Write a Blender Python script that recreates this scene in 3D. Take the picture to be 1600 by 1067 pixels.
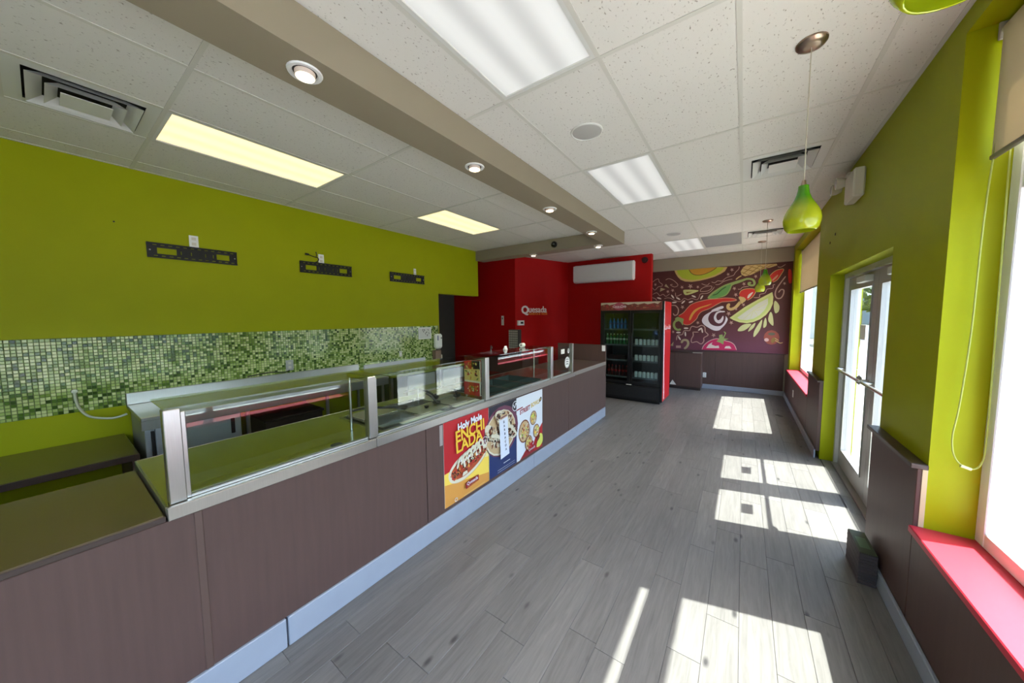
import bpy, bmesh, math, random
from mathutils import Vector, Matrix
from math import sin, cos, pi, radians

for o in list(bpy.data.objects): bpy.data.objects.remove(o, do_unlink=True)
scene = bpy.context.scene
COL = scene.collection

# ------------------------------------------------------------------ camera
cam_d = bpy.data.cameras.new('camera'); cam = bpy.data.objects.new('camera', cam_d); COL.objects.link(cam)
cam_d.sensor_width = 36; cam_d.sensor_fit = 'HORIZONTAL'; cam_d.lens = 514.95 / 1600 * 36
cam_d.clip_start = 0.02; cam_d.clip_end = 300
yaw, pitch, roll = radians(35.03), radians(4.24), radians(0.426)
fw = Vector((-sin(yaw)*cos(pitch), cos(yaw)*cos(pitch), -sin(pitch)))
rt = Vector((cos(yaw), sin(yaw), 0)); dn = fw.cross(rt)
r2 = rt*cos(roll) + dn*sin(roll); d2 = -rt*sin(roll) + dn*cos(roll)
m = Matrix((( r2.x, -d2.x, -fw.x, 0), (r2.y, -d2.y, -fw.y, 0), (r2.z, -d2.z, -fw.z, 1.68), (0, 0, 0, 1)))
cam.matrix_world = m
scene.camera = cam

# ------------------------------------------------------------------ light, exposure
scene.view_settings.view_transform = 'Standard'
scene.view_settings.look = 'None'
scene.view_settings.gamma = 1
scene.view_settings.use_curve_mapping = False
scene.view_settings.exposure = 0.2
LAMP_LEFT = 1.05      # radiance of the warm troffers over the kitchen side
LAMP_RIGHT = 0.36     # radiance of the cooler troffers over the customer side
SKY = 1.5
SUN = 25.0
w = bpy.data.worlds.new('sky'); scene.world = w; w.use_nodes = True
nt = w.node_tree; nt.nodes.clear()
so = nt.nodes.new('ShaderNodeOutputWorld'); bg = nt.nodes.new('ShaderNodeBackground'); sk = nt.nodes.new('ShaderNodeTexSky')
sk.sky_type = 'NISHITA'; sk.sun_disc = False; sk.sun_elevation = radians(59.4); sk.sun_rotation = radians(75)
sk.air_density = 1.0; sk.dust_density = 2.0; sk.ozone_density = 1.0
bg.inputs['Strength'].default_value = SKY
nt.links.new(sk.outputs[0], bg.inputs[0]); nt.links.new(bg.outputs[0], so.inputs[0])
sd = bpy.data.lights.new('sun', 'SUN'); sd.energy = SUN; sd.angle = radians(0.53); sd.color = (1.0, 0.965, 0.90)
sun = bpy.data.objects.new('sun', sd); COL.objects.link(sun)
sun.rotation_euler = Vector((-0.57, -0.153, -1.0)).to_track_quat('-Z', 'Y').to_euler()
sun.location = (8, 4, 12)
scene.cycles.max_bounces = 10; scene.cycles.diffuse_bounces = 6; scene.cycles.glossy_bounces = 5
scene.cycles.transparent_max_bounces = 24; scene.cycles.transmission_bounces = 6
scene.cycles.sample_clamp_indirect = 8
scene.cycles.use_denoising = True

# ------------------------------------------------------------------ helpers
def lin(c):
    return tuple(((v/255)/12.92 if v/255 <= 0.04045 else ((v/255+0.055)/1.055)**2.4) for v in c) + (1,)

MATS = {}
def mat(name, rgb, rough=0.5, metal=0.0, var=0.0, vscale=4.0, bump=0.0, bscale=60.0, spec=0.5, emit=None, estr=0.0, stretch=None, coat=0.0):
    if name in MATS: return MATS[name]
    M = bpy.data.materials.new(name); M.use_nodes = True; MATS[name] = M
    T = M.node_tree; b = T.nodes['Principled BSDF']
    b.inputs['Base Color'].default_value = lin(rgb); b.inputs['Roughness'].default_value = rough
    b.inputs['Metallic'].default_value = metal; b.inputs['Specular IOR Level'].default_value = spec
    if coat: b.inputs['Coat Weight'].default_value = coat; b.inputs['Coat Roughness'].default_value = 0.08
    if emit:
        b.inputs['Emission Color'].default_value = lin(emit); b.inputs['Emission Strength'].default_value = estr
    if var or bump:
        tc = T.nodes.new('ShaderNodeTexCoord'); mp = T.nodes.new('ShaderNodeMapping')
        T.links.new(tc.outputs['Object'], mp.inputs[0])
        if stretch: mp.inputs['Scale'].default_value = stretch
    if var:
        n = T.nodes.new('ShaderNodeTexNoise'); n.inputs['Scale'].default_value = vscale; n.inputs['Detail'].default_value = 5
        T.links.new(mp.outputs[0], n.inputs['Vector'])
        r = T.nodes.new('ShaderNodeMapRange'); r.inputs[3].default_value = 1-var; r.inputs[4].default_value = 1+var
        r.inputs[1].default_value = 0.25; r.inputs[2].default_value = 0.75
        T.links.new(n.outputs['Fac'], r.inputs[0])
        mx = T.nodes.new('ShaderNodeVectorMath'); mx.operation = 'SCALE'; mx.inputs[0].default_value = lin(rgb)[:3]
        T.links.new(r.outputs[0], mx.inputs['Scale']); T.links.new(mx.outputs[0], b.inputs['Base Color'])
    if bump:
        n2 = T.nodes.new('ShaderNodeTexNoise'); n2.inputs['Scale'].default_value = bscale; n2.inputs['Detail'].default_value = 4
        T.links.new(mp.outputs[0], n2.inputs['Vector'])
        bp = T.nodes.new('ShaderNodeBump'); bp.inputs['Strength'].default_value = bump; bp.inputs['Distance'].default_value = 0.002
        T.links.new(n2.outputs['Fac'], bp.inputs['Height']); T.links.new(bp.outputs[0], b.inputs['Normal'])
    return M

def glass_mat(name, tint=(240, 248, 246), rough=0.0, refl=1.0):
    M = bpy.data.materials.new(name); M.use_nodes = True; MATS[name] = M
    T = M.node_tree; T.nodes.remove(T.nodes['Principled BSDF']); out = T.nodes['Material Output']
    tr = T.nodes.new('ShaderNodeBsdfTransparent'); tr.inputs[0].default_value = lin(tint)
    gl = T.nodes.new('ShaderNodeBsdfGlossy'); gl.inputs['Roughness'].default_value = rough
    fr = T.nodes.new('ShaderNodeFresnel'); fr.inputs[0].default_value = 1.5
    ge = T.nodes.new('ShaderNodeNewGeometry'); io = T.nodes.new('ShaderNodeMapRange'); io.inputs[3].default_value = 1.5; io.inputs[4].default_value = 1/1.5
    T.links.new(ge.outputs['Backfacing'], io.inputs[0]); T.links.new(io.outputs[0], fr.inputs[0])   # same reflectance entering and leaving the pane
    mu = T.nodes.new('ShaderNodeMath'); mu.operation = 'MULTIPLY'; mu.inputs[1].default_value = refl; mu.use_clamp = True
    mx = T.nodes.new('ShaderNodeMixShader')
    T.links.new(fr.outputs[0], mu.inputs[0]); T.links.new(mu.outputs[0], mx.inputs[0])
    T.links.new(tr.outputs[0], mx.inputs[1]); T.links.new(gl.outputs[0], mx.inputs[2]); T.links.new(mx.outputs[0], out.inputs[0])
    return M

class MB:
    def __init__(s): s.v = []; s.f = []; s.m = []; s.sm = []
    def add(s, vs, fs, mi=0, smooth=False):
        k = len(s.v); s.v += [tuple(p) for p in vs]
        for f in fs: s.f.append(tuple(i+k for i in f)); s.m.append(mi); s.sm.append(smooth)
        return s
    def box(s, x0, x1, y0, y1, z0, z1, b=0.0, mi=0):
        if x0 > x1: x0, x1 = x1, x0
        if y0 > y1: y0, y1 = y1, y0
        if z0 > z1: z0, z1 = z1, z0
        if b <= 0:
            vs = [(x, y, z) for x in (x0, x1) for y in (y0, y1) for z in (z0, z1)]
            return s.add(vs, [(0,1,3,2),(4,6,7,5),(0,4,5,1),(2,3,7,6),(0,2,6,4),(1,5,7,3)], mi)
        b = min(b, (x1-x0)/2.01, (y1-y0)/2.01, (z1-z0)/2.01)
        X, Y, Z = (x0, x1), (y0, y1), (z0, z1); sg = (1, -1); vs = []; idx = {}
        for i in (0,1):
            for j in (0,1):
                for k in (0,1):
                    x, y, z = X[i], Y[j], Z[k]; dx, dy, dz = sg[i]*b, sg[j]*b, sg[k]*b
                    idx[i,j,k] = len(vs); vs += [(x, y+dy, z+dz), (x+dx, y, z+dz), (x+dx, y+dy, z)]
        g = lambda i,j,k,a: idx[i,j,k]+a
        fs = []
        for i in (0,1): q = [g(i,0,0,0), g(i,1,0,0), g(i,1,1,0), g(i,0,1,0)]; fs.append(q if i else q[::-1])
        for j in (0,1): q = [g(0,j,0,1), g(0,j,1,1), g(1,j,1,1), g(1,j,0,1)]; fs.append(q if j else q[::-1])
        for k in (0,1): q = [g(0,0,k,2), g(1,0,k,2), g(1,1,k,2), g(0,1,k,2)]; fs.append(q if k else q[::-1])
        for j in (0,1):
            for k in (0,1): fs.append([g(0,j,k,1), g(1,j,k,1), g(1,j,k,2), g(0,j,k,2)])
        for i in (0,1):
            for k in (0,1): fs.append([g(i,0,k,0), g(i,1,k,0), g(i,1,k,2), g(i,0,k,2)])
        for i in (0,1):
            for j in (0,1): fs.append([g(i,j,0,0), g(i,j,1,0), g(i,j,1,1), g(i,j,0,1)])
        for i in (0,1):
            for j in (0,1):
                for k in (0,1): fs.append([g(i,j,k,0), g(i,j,k,1), g(i,j,k,2)])
        return s.add(vs, fs, mi)
    def quad(s, a, b, c, d, mi=0): return s.add([a, b, c, d], [(0,1,2,3)], mi)
    def tube(s, pts, r, n=8, mi=0, cap=True):
        pts = [Vector(p) for p in pts]; R = r if isinstance(r, (list, tuple)) else [r]*len(pts)
        vs = []; prev = None
        for i, p in enumerate(pts):
            d = (pts[min(i+1, len(pts)-1)] - pts[max(i-1, 0)]).normalized()
            if prev is None:
                up = Vector((0,0,1)) if abs(d.z) < 0.9 else Vector((1,0,0)); a = d.cross(up).normalized()
            else: a = (prev - d*prev.dot(d)).normalized()
            prev = a; b = d.cross(a)
            for k in range(n):
                t = 2*pi*k/n; vs.append(p + (a*cos(t)+b*sin(t))*R[i])
        fs = []
        for i in range(len(pts)-1):
            for k in range(n): fs.append((i*n+k, i*n+(k+1)%n, (i+1)*n+(k+1)%n, (i+1)*n+k))
        s.add(vs, fs, mi, True)
        if cap:
            s.add(vs[:n], [tuple(range(n))[::-1]], mi); s.add(vs[-n:], [tuple(range(n))], mi)
        return s
    def lathe(s, prof, c=(0,0,0), n=20, mi=0, axis='z'):
        vs = []
        for r, h in prof:
            for k in range(n):
                t = 2*pi*k/n
                if axis == 'z': vs.append((c[0]+r*cos(t), c[1]+r*sin(t), c[2]+h))
                elif axis == 'y': vs.append((c[0]+r*cos(t), c[1]+h, c[2]+r*sin(t)))
                else: vs.append((c[0]+h, c[1]+r*cos(t), c[2]+r*sin(t)))
        fs = [(i*n+k, i*n+(k+1)%n, (i+1)*n+(k+1)%n, (i+1)*n+k) for i in range(len(prof)-1) for k in range(n)]
        return s.add(vs, fs, mi, True)
    def prism(s, pts, h0, h1, axis='z', mi=0):
        """extrude a 2D outline; axis z: (x,y), y: (x,z), x: (y,z)"""
        P = {'z': lambda a, b, h: (a, b, h), 'y': lambda a, b, h: (a, h, b), 'x': lambda a, b, h: (h, a, b)}[axis]
        n = len(pts); vs = [P(a, b, h0) for a, b in pts] + [P(a, b, h1) for a, b in pts]
        fs = [tuple(range(n))[::-1], tuple(range(n, 2*n))] + [(i, (i+1)%n, n+(i+1)%n, n+i) for i in range(n)]
        return s.add(vs, fs, mi)
    def holed(s, a0, a1, b0, b1, holes, h0, h1, axis='x', mi=0):
        """flat plate with rectangular holes, plane (a,b), thickness h0..h1"""
        A = sorted({a0, a1} | {v for h in holes for v in h[:2]}); B = sorted({b0, b1} | {v for h in holes for v in h[2:]})
        for i in range(len(A)-1):
            j = 0
            while j < len(B)-1:
                inh = lambda j: any(h[0] <= (A[i]+A[i+1])/2 <= h[1] and h[2] <= (B[j]+B[j+1])/2 <= h[3] for h in holes)
                if inh(j): j += 1; continue
                k = j
                while k < len(B)-1 and not inh(k): k += 1
                if axis == 'x': s.box(h0, h1, A[i], A[i+1], B[j], B[k], 0, mi)
                elif axis == 'y': s.box(A[i], A[i+1], h0, h1, B[j], B[k], 0, mi)
                else: s.box(A[i], A[i+1], B[j], B[k], h0, h1, 0, mi)
                j = k
        return s
    def mesh(s, name, mats):
        me = bpy.data.meshes.new(name); me.from_pydata(s.v, [], s.f)
        for mt in (mats if isinstance(mats, (list, tuple)) else [mats]): me.materials.append(mt)
        me.polygons.foreach_set('material_index', s.m); me.polygons.foreach_set('use_smooth', s.sm)
        bm = bmesh.new(); bm.from_mesh(me)
        bmesh.ops.recalc_face_normals(bm, faces=bm.faces); bm.to_mesh(me); bm.free()
        if any(s.sm): me.set_sharp_from_angle(angle=radians(38))
        me.update(); return me

def obj(name, mb, mats, parent=None):
    me = mb.mesh(name, mats) if isinstance(mb, MB) else mb
    o = bpy.data.objects.new(name, me); COL.objects.link(o)
    if parent is not None:
        o.parent = parent
        if parent.type == 'EMPTY': o.matrix_parent_inverse = Matrix.Translation(-Vector(parent.location))
    return o
def tag(o, label=None, cat=None, group=None, kind=None):
    if label: o['label'] = label
    if cat: o['category'] = cat
    if group: o['group'] = group
    if kind: o['kind'] = kind
    return o
def thing(name, label, cat, loc=(0,0,0), group=None):
    o = bpy.data.objects.new(name, None); COL.objects.link(o); o.location = loc; o.empty_display_size = 0.1
    return tag(o, label, cat, group)
def struct(name, mb, mats, label=None):
    o = obj(name, mb, mats); return tag(o, label, None, None, 'structure')
def dup(o, parent=None):
    c = o.copy(); COL.objects.link(c)
    if parent is not None: c.parent = parent
    for ch in [x for x in o.children]: dup(ch, c)
    return c
def place(root, loc, label, first, rz=0):
    r = root if first else dup(root)
    r.location = loc; r.rotation_euler = (0, 0, rz); r['label'] = label; return r
def text_mesh(s, size, shear=0.0, bold=0.0, align='CENTER', space=1.0):
    cu = bpy.data.curves.new('txt', 'FONT'); cu.body = s; cu.size = size; cu.shear = shear; cu.offset = bold
    cu.align_x = align; cu.align_y = 'CENTER'; cu.space_character = space; cu.resolution_u = 3
    t = bpy.data.objects.new('txt', cu); COL.objects.link(t)
    bpy.context.view_layer.update()
    me = bpy.data.meshes.new_from_object(t.evaluated_get(bpy.context.evaluated_depsgraph_get()))
    bpy.data.objects.remove(t, do_unlink=True); return me
def put_text(mb, s, size, origin, ux, uy, mi=0, rot=0.0, sx=1.0, **kw):
    """write flat lettering into a mesh builder; ux, uy are the directions of reading and of up"""
    me = text_mesh(s, size, **kw); O = Vector(origin); U = Vector(ux); V = Vector(uy)
    c, sn = cos(rot), sin(rot)
    vs = [O + U*(v.co.x*sx*c - v.co.y*sn) + V*(v.co.x*sx*sn + v.co.y*c) for v in me.vertices]
    mb.add(vs, [tuple(p.vertices) for p in me.polygons], mi)
    bpy.data.meshes.remove(me)
def smooth_path(pts, closed=False, k=4):
    n = len(pts); out = []
    rng = range(n) if closed else range(n-1)
    for i in rng:
        p0 = pts[(i-1) % n] if closed or i > 0 else pts[i]; p1 = pts[i]; p2 = pts[(i+1) % n]
        p3 = pts[(i+2) % n] if closed or i+2 < n else p2
        for j in range(k):
            t = j/k
            out.append(tuple(0.5*((2*b)+(-a+c)*t+(2*a-5*b+4*c-d)*t*t+(-a+3*b-3*c+d)*t**3) for a, b, c, d in zip(p0, p1, p2, p3)))
    if not closed: out.append(tuple(pts[-1]))
    return out
def ribbon(pts, w):
    L = []; R = []
    for i, p in enumerate(pts):
        a = pts[max(i-1, 0)]; b = pts[min(i+1, len(pts)-1)]
        dx, dy = b[0]-a[0], b[1]-a[1]; l = math.hypot(dx, dy) or 1
        t = w/2 * (0.55 if i in (0, len(pts)-1) else 1)
        L.append((p[0]-dy/l*t, p[1]+dx/l*t)); R.append((p[0]+dy/l*t, p[1]-dx/l*t))
    return L, R
class Flat:
    """flat print: coloured shapes stacked in hair-thin layers on a plane"""
    def __init__(s, fn, cols): s.fn = fn; s.mb = MB(); s.cols = cols; s.used = []; s.layer = 0
    def mi(s, c):
        if c not in s.used: s.used.append(c)
        return s.used.index(c)
    def poly(s, c, pts):
        s.layer += 1; s.mb.add([s.fn(a, b, s.layer) for a, b in pts], [tuple(range(len(pts)))], s.mi(c))
    def stroke(s, c, pts, w):
        s.layer += 1; L, R = ribbon(pts, w); n = len(L)
        s.mb.add([s.fn(a, b, s.layer) for a, b in L+R], [(i, i+1, n+i+1, n+i) for i in range(n-1)], s.mi(c))
    def ell(s, c, x, y, rx, ry, ang=0, n=18, ring=0):
        pts = [(x+rx*cos(t)*cos(ang)-ry*sin(t)*sin(ang), y+rx*cos(t)*sin(ang)+ry*sin(t)*cos(ang)) for t in [2*pi*i/n for i in range(n)]]
        if ring: s.stroke(c, pts+[pts[0], pts[1]], ring)
        else: s.poly(c, pts)
    def text(s, c, txt, size, x, y, rot=0.0, **kw):
        s.layer += 1; O = Vector(s.fn(x, y, s.layer))
        U = Vector(s.fn(x+1, y, s.layer))-O; V = Vector(s.fn(x, y+1, s.layer))-O
        put_text(s.mb, txt, size, O, U, V, s.mi(c), rot, **kw)
    def build(s, name, parent):
        return obj(name, s.mb, [mat('print_%d_%d_%d' % s.cols[c], s.cols[c], 0.55) for c in s.used], parent)

ORD = ['first', 'second', 'third', 'fourth', 'fifth', 'sixth', 'seventh', 'eighth']
random.seed(7)
# ------------------------------------------------------------------ materials
GREEN = mat('green_wall_paint', (151, 157, 2), 0.5, var=0.03, bump=0.12, bscale=180, spec=0.15)
RED = mat('red_wall_paint', (172, 3, 2), 0.6, var=0.03, bump=0.12, bscale=180, spec=0.25)
TAUPE = mat('taupe_paint', (142, 131, 110), 0.6, var=0.02, bump=0.1, bscale=160)
GREYW = mat('hall_grey_paint', (70, 70, 66), 0.7, var=0.05)
WHITEP = mat('white_plastic', (228, 228, 224), 0.4)
OFFW = mat('offwhite_metal', (206, 206, 200), 0.45)
BROWN = mat('brown_laminate', (84, 63, 57), 0.5, spec=0.28, var=0.08, vscale=3.0, stretch=(14, 14, 0.8), bump=0.05, bscale=20)
BROWNT = mat('brown_laminate_gloss', (84, 71, 52), 0.18, var=0.06, vscale=3.0, stretch=(1, 8, 1), coat=0.25)
DKBROWN = mat('dark_brown_edge', (58, 44, 38), 0.4)
BASEB = mat('pale_grey_baseboard', (147, 153, 164), 0.45, var=0.05, vscale=6)
STEEL = mat('stainless_steel', (182, 180, 176), 0.30, 1.0, var=0.04, vscale=8, stretch=(1, 30, 1))
STEELT = mat('steel_worktop', (206, 204, 196), 0.24, 1.0, var=0.05, vscale=5)
ALU = mat('brushed_aluminium', (170, 168, 164), 0.38, 0.85)
BLACKP = mat('black_plastic', (20, 20, 21), 0.4)
BLACKM = mat('black_metal', (22, 22, 22), 0.35, 0.2)
PINK = mat('red_pink_sill_laminate', (186, 42, 60), 0.5, var=0.02)
WINW = mat('white_window_vinyl', (232, 233, 234), 0.4)
TBAR = mat('ceiling_grid_white', (200, 198, 188), 0.5)
GLASS = glass_mat('clear_window_glass', (246, 250, 249))
SNEEZE = glass_mat('counter_glass', (240, 246, 242), 0.0, 1.2)
DARKHOLE = mat('dark_void', (16, 16, 15), 0.8)
def lens_mat(name, base, emit, lo, hi, x0):
    M = mat(name, base, 0.5, emit=emit, estr=1.0); T = M.node_tree; b = T.nodes['Principled BSDF']   # two fluorescent tubes glow through a ribbed diffuser
    tc = T.nodes.new('ShaderNodeTexCoord'); sp = T.nodes.new('ShaderNodeSeparateXYZ'); T.links.new(tc.outputs['Object'], sp.inputs[0])
    a = T.nodes.new('ShaderNodeMath'); a.operation = 'SUBTRACT'; a.inputs[1].default_value = x0; T.links.new(sp.outputs['X'], a.inputs[0])
    c = T.nodes.new('ShaderNodeMath'); c.operation = 'PINGPONG'; c.inputs[1].default_value = 0.1025; T.links.new(a.outputs[0], c.inputs[0])
    r = T.nodes.new('ShaderNodeMapRange'); r.interpolation_type = 'SMOOTHSTEP'; r.inputs[1].default_value = 0.0; r.inputs[2].default_value = 0.09; r.inputs[3].default_value = lo; r.inputs[4].default_value = hi
    T.links.new(c.outputs[0], r.inputs[0]); T.links.new(r.outputs[0], b.inputs['Emission Strength']); return M
LENS_L = lens_mat('warm_lit_lens', (200, 196, 176), (255, 234, 178), LAMP_LEFT*0.88, LAMP_LEFT*1.06, -3.755)
LENS_R = lens_mat('cool_lit_lens', (176, 177, 176), (250, 250, 246), LAMP_RIGHT*0.8, LAMP_RIGHT*1.35, -1.295)
BULB = mat('lamp_face', (255, 240, 215), 0.4, emit=(255, 226, 180), estr=9.0)

def ceiling_tile_mat():
    M = mat('fissured_ceiling_tile', (214, 211, 203), 0.85); T = M.node_tree; b = T.nodes['Principled BSDF']
    tc = T.nodes.new('ShaderNodeTexCoord')
    mp = T.nodes.new('ShaderNodeMapping'); mp.inputs['Scale'].default_value = (1, 0.55, 1); T.links.new(tc.outputs['Object'], mp.inputs[0])
    n = T.nodes.new('ShaderNodeTexNoise'); n.inputs['Scale'].default_value = 95; n.inputs['Detail'].default_value = 3; n.inputs['Roughness'].default_value = 0.6
    T.links.new(mp.outputs[0], n.inputs['Vector'])
    r = T.nodes.new('ShaderNodeValToRGB'); r.color_ramp.elements[0].position = 0.31; r.color_ramp.elements[0].color = (0, 0, 0, 1)
    r.color_ramp.elements[1].position = 0.37; r.color_ramp.elements[1].color = (1, 1, 1, 1)
    T.links.new(n.outputs['Fac'], r.inputs[0])
    mx = T.nodes.new('ShaderNodeMix'); mx.data_type = 'RGBA'; mx.inputs[6].default_value = lin((150, 142, 130)); mx.inputs[7].default_value = lin((214, 211, 203))
    T.links.new(r.outputs[0], mx.inputs[0]); T.links.new(mx.outputs[2], b.inputs['Base Color'])
    bp = T.nodes.new('ShaderNodeBump'); bp.inputs['Strength'].default_value = 0.4; bp.inputs['Distance'].default_value = 0.003
    T.links.new(r.outputs[0], bp.inputs['Height']); T.links.new(bp.outputs[0], b.inputs['Normal']); return M
CTILE = ceiling_tile_mat()

def plank_mat():
    M = mat('grey_vinyl_plank', (140, 138, 138), 0.42); T = M.node_tree; b = T.nodes['Principled BSDF']
    tc = T.nodes.new('ShaderNodeTexCoord'); oi = T.nodes.new('ShaderNodeObjectInfo')
    sc = T.nodes.new('ShaderNodeVectorMath'); sc.operation = 'SCALE'; sc.inputs[0].default_value = (37, 91, 13)
    T.links.new(oi.outputs['Random'], sc.inputs['Scale'])
    ad = T.nodes.new('ShaderNodeVectorMath'); ad.operation = 'ADD'; T.links.new(tc.outputs['Object'], ad.inputs[0]); T.links.new(sc.outputs[0], ad.inputs[1])
    mp = T.nodes.new('ShaderNodeMapping'); mp.inputs['Scale'].default_value = (22, 1.6, 1); T.links.new(ad.outputs[0], mp.inputs[0])
    n = T.nodes.new('ShaderNodeTexNoise'); n.inputs['Scale'].default_value = 2.2; n.inputs['Detail'].default_value = 7; n.inputs['Roughness'].default_value = 0.65; n.inputs['Distortion'].default_value = 0.6
    T.links.new(mp.outputs[0], n.inputs['Vector'])
    ramp = T.nodes.new('ShaderNodeValToRGB'); e = ramp.color_ramp.elements
    e[0].position = 0.25; e[0].color = lin((91, 89, 87)); e[1].position = 0.75; e[1].color = lin((119, 117, 114))
    k = e.new(0.48); k.color = lin((105, 103, 101))
    T.links.new(n.outputs['Fac'], ramp.inputs[0])
    # knots and dark flecks
    mp2 = T.nodes.new('ShaderNodeMapping'); mp2.inputs['Scale'].default_value = (7.5, 3.2, 1); T.links.new(ad.outputs[0], mp2.inputs[0])
    vo = T.nodes.new('ShaderNodeTexVoronoi'); vo.inputs['Scale'].default_value = 1.0; vo.inputs['Randomness'].default_value = 1.0; T.links.new(mp2.outputs[0], vo.inputs['Vector'])
    kr = T.nodes.new('ShaderNodeMapRange'); kr.inputs[1].default_value = 0.045; kr.inputs[2].default_value = 0.13; T.links.new(vo.outputs['Distance'], kr.inputs[0])
    mk = T.nodes.new('ShaderNodeMix'); mk.data_type = 'RGBA'; mk.inputs[6].default_value = lin((58, 57, 58))
    T.links.new(kr.outputs[0], mk.inputs[0]); T.links.new(ramp.outputs[0], mk.inputs[7])
    # plank tone
    tr = T.nodes.new('ShaderNodeMapRange'); tr.inputs[3].default_value = 0.9; tr.inputs[4].default_value = 1.1; T.links.new(oi.outputs['Random'], tr.inputs[0])
    mu = T.nodes.new('ShaderNodeVectorMath'); mu.operation = 'SCALE'; T.links.new(mk.outputs[2], mu.inputs[0]); T.links.new(tr.outputs[0], mu.inputs['Scale'])
    T.links.new(mu.outputs[0], b.inputs['Base Color'])
    bp = T.nodes.new('ShaderNodeBump'); bp.inputs['Strength'].default_value = 0.05; bp.inputs['Distance'].default_value = 0.002
    T.links.new(n.outputs['Fac'], bp.inputs['Height']); T.links.new(bp.outputs[0], b.inputs['Normal']); return M
PLANK = plank_mat()

# ------------------------------------------------------------------ floor
XR, XL, YB, YF, H = 0.785, -4.60, 8.78, -2.4, 3.05
fl = struct('floor', MB().box(-6.4, 1.05, YF-0.15, 9.0, -0.12, -0.004), mat('subfloor_joint', (58, 57, 58), 0.7), 'grey wood-look vinyl plank floor')
rows = 18; pw = 0.15
def plank(x0, x1, y0, y1):
    return MB().box(x0, x1, y0, y1, -0.004, 0.0, 0.0012)
rnd = random.Random(3)
for r in range(rows+1):
    x0 = -1.91 + r*pw; x1 = min(x0+pw, 0.80)
    if x1-x0 < 0.02: continue
    y = YF + rnd.uniform(-0.9, 0)
    while y < YB:
        y1 = y + 0.92
        a, b_ = max(y, YF), min(y1, YB)
        if b_-a > 0.03:
            obj('plank', plank(x0+0.0006, x1-0.0006, a+0.0008, b_-0.0008), PLANK, fl)
        y = y1
for r in range(13):   # planks behind the far end of the counter
    x1 = -1.91 - r*pw; y = 5.42 - rnd.uniform(0, 0.9)
    while y < 7.8:
        a, b_ = max(y, 5.42), min(y+0.92, 7.8)
        if b_-a > 0.03 and x1-pw > -3.75: obj('plank', plank(x1-pw+0.0006, x1-0.0006, a+0.0008, b_-0.0008), PLANK, fl)
        y += 0.92
for j in range(6):   # doorway planks
    y0 = 3.22 + j*0.316
    obj('plank', plank(0.802, 1.05, y0, min(y0+0.315, 5.12)), PLANK, fl)
kf = MB()
for i in range(9):
    for j in range(14): kf.box(-6.3+i*0.488, -6.3+i*0.488+0.486, -2.3+j*0.55, -2.3+j*0.55+0.548, -0.004, 0.0)
obj('kitchen_floor_tile', kf, mat('kitchen_floor_grey', (190, 186, 178), 0.5, var=0.08), fl)['kind'] = 'stuff'

# ------------------------------------------------------------------ ceiling
ce = struct('ceiling', MB().box(-6.4, 1.05, YF-0.15, 9.0, H+0.045, H+0.12), GREYW, 'suspended ceiling of white fissured tiles in a metal grid')
GX = [-6.215, -5.60, -4.985, -4.37, -3.755, -3.14, -2.525, -1.91, -1.295, -0.68, -0.065, 0.55, 1.165]
GY = [0.56 + 1.232*k for k in range(-3, 8)]
CUT = [(-3.755, 0.56), (-3.755, 3.024), (-1.295, 0.56), (-1.295, 3.024), (-1.295, 6.72), (-3.755, -1.904), (-1.295, -1.904), (-0.68, 6.72)]
HALF = {(-0.065, 3.024): 'lo', (-0.065, 6.72): 'hi', (-3.755, -0.672): 'lo'}
near = lambda a, b: abs(a-b) < 0.02
g = 0.012
for i in range(len(GX)-1):
    for j in range(len(GY)-1):
        x0, x1, y0, y1 = GX[i], GX[i+1], GY[j], GY[j+1]
        if any(near(x0, c[0]) and near(y0, c[1]) for c in CUT): continue
        for hk, hv in HALF.items():
            if near(x0, hk[0]) and near(y0, hk[1]):
                if hv == 'lo': y1 = y1 - 0.61
                else: y0 = y0 + 0.61
        x0c, x1c, y0c, y1c = max(x0, -6.2), min(x1, 0.785), max(y0, YF), min(y1, 8.9)
        if x1c-x0c < 0.04 or y1c-y0c < 0.04: continue
        if x1c <= XL and (y1c < 3.0 or y0c > 6.3): continue
        obj('ceiling_tile', MB().box(x0c+0.004, x1c-0.004, y0c+0.004, y1c-0.004, H, H+0.014, 0.004), CTILE, ce)
for x in GX[1:-1]:
    if x > -4.6: obj('grid_bar', MB().box(x-g, x+g, YF, 8.78, H-0.003, H+0.002), TBAR, ce)
for y in GY:
    if YF < y < 8.78: obj('grid_bar', MB().box(XL, XR, y-g, y+g, H-0.0035, H+0.0015), TBAR, ce)
for x0, y in ((-0.065, GY[5]+1.232-0.61), (-0.065, GY[8]+0.61), (-3.755, GY[2]+1.232-0.61)):
    obj('grid_bar', MB().box(x0, x0+0.615, y-g, y+g, H-0.0035, H+0.0015), TBAR, ce)
# edge angle along the walls
obj('edge_angle', MB().box(XL, XL+0.022, YF, 5.27, H-0.004, H+0.002), TBAR, ce)
obj('edge_angle', MB().box(XR-0.022, XR, YF, 8.72, H-0.004, H+0.002), TBAR, ce)

# bulkhead beam: long leg over the counter and the short leg to the kitchen wall
bm_ = MB().prism([(-1.63, YF), (-1.63, 5.53), (XL, 5.53), (XL, 5.27), (-1.90, 5.27), (-1.90, YF)], 2.85, H-0.005, 'z')
struct('trim_1', bm_, TAUPE, 'taupe painted bulkhead beam with recessed downlights')
struct('trim_2', MB().box(-1.85, XR, 8.70, YB, 2.76, H-0.005), TAUPE, 'taupe bulkhead band above the mural')

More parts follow.
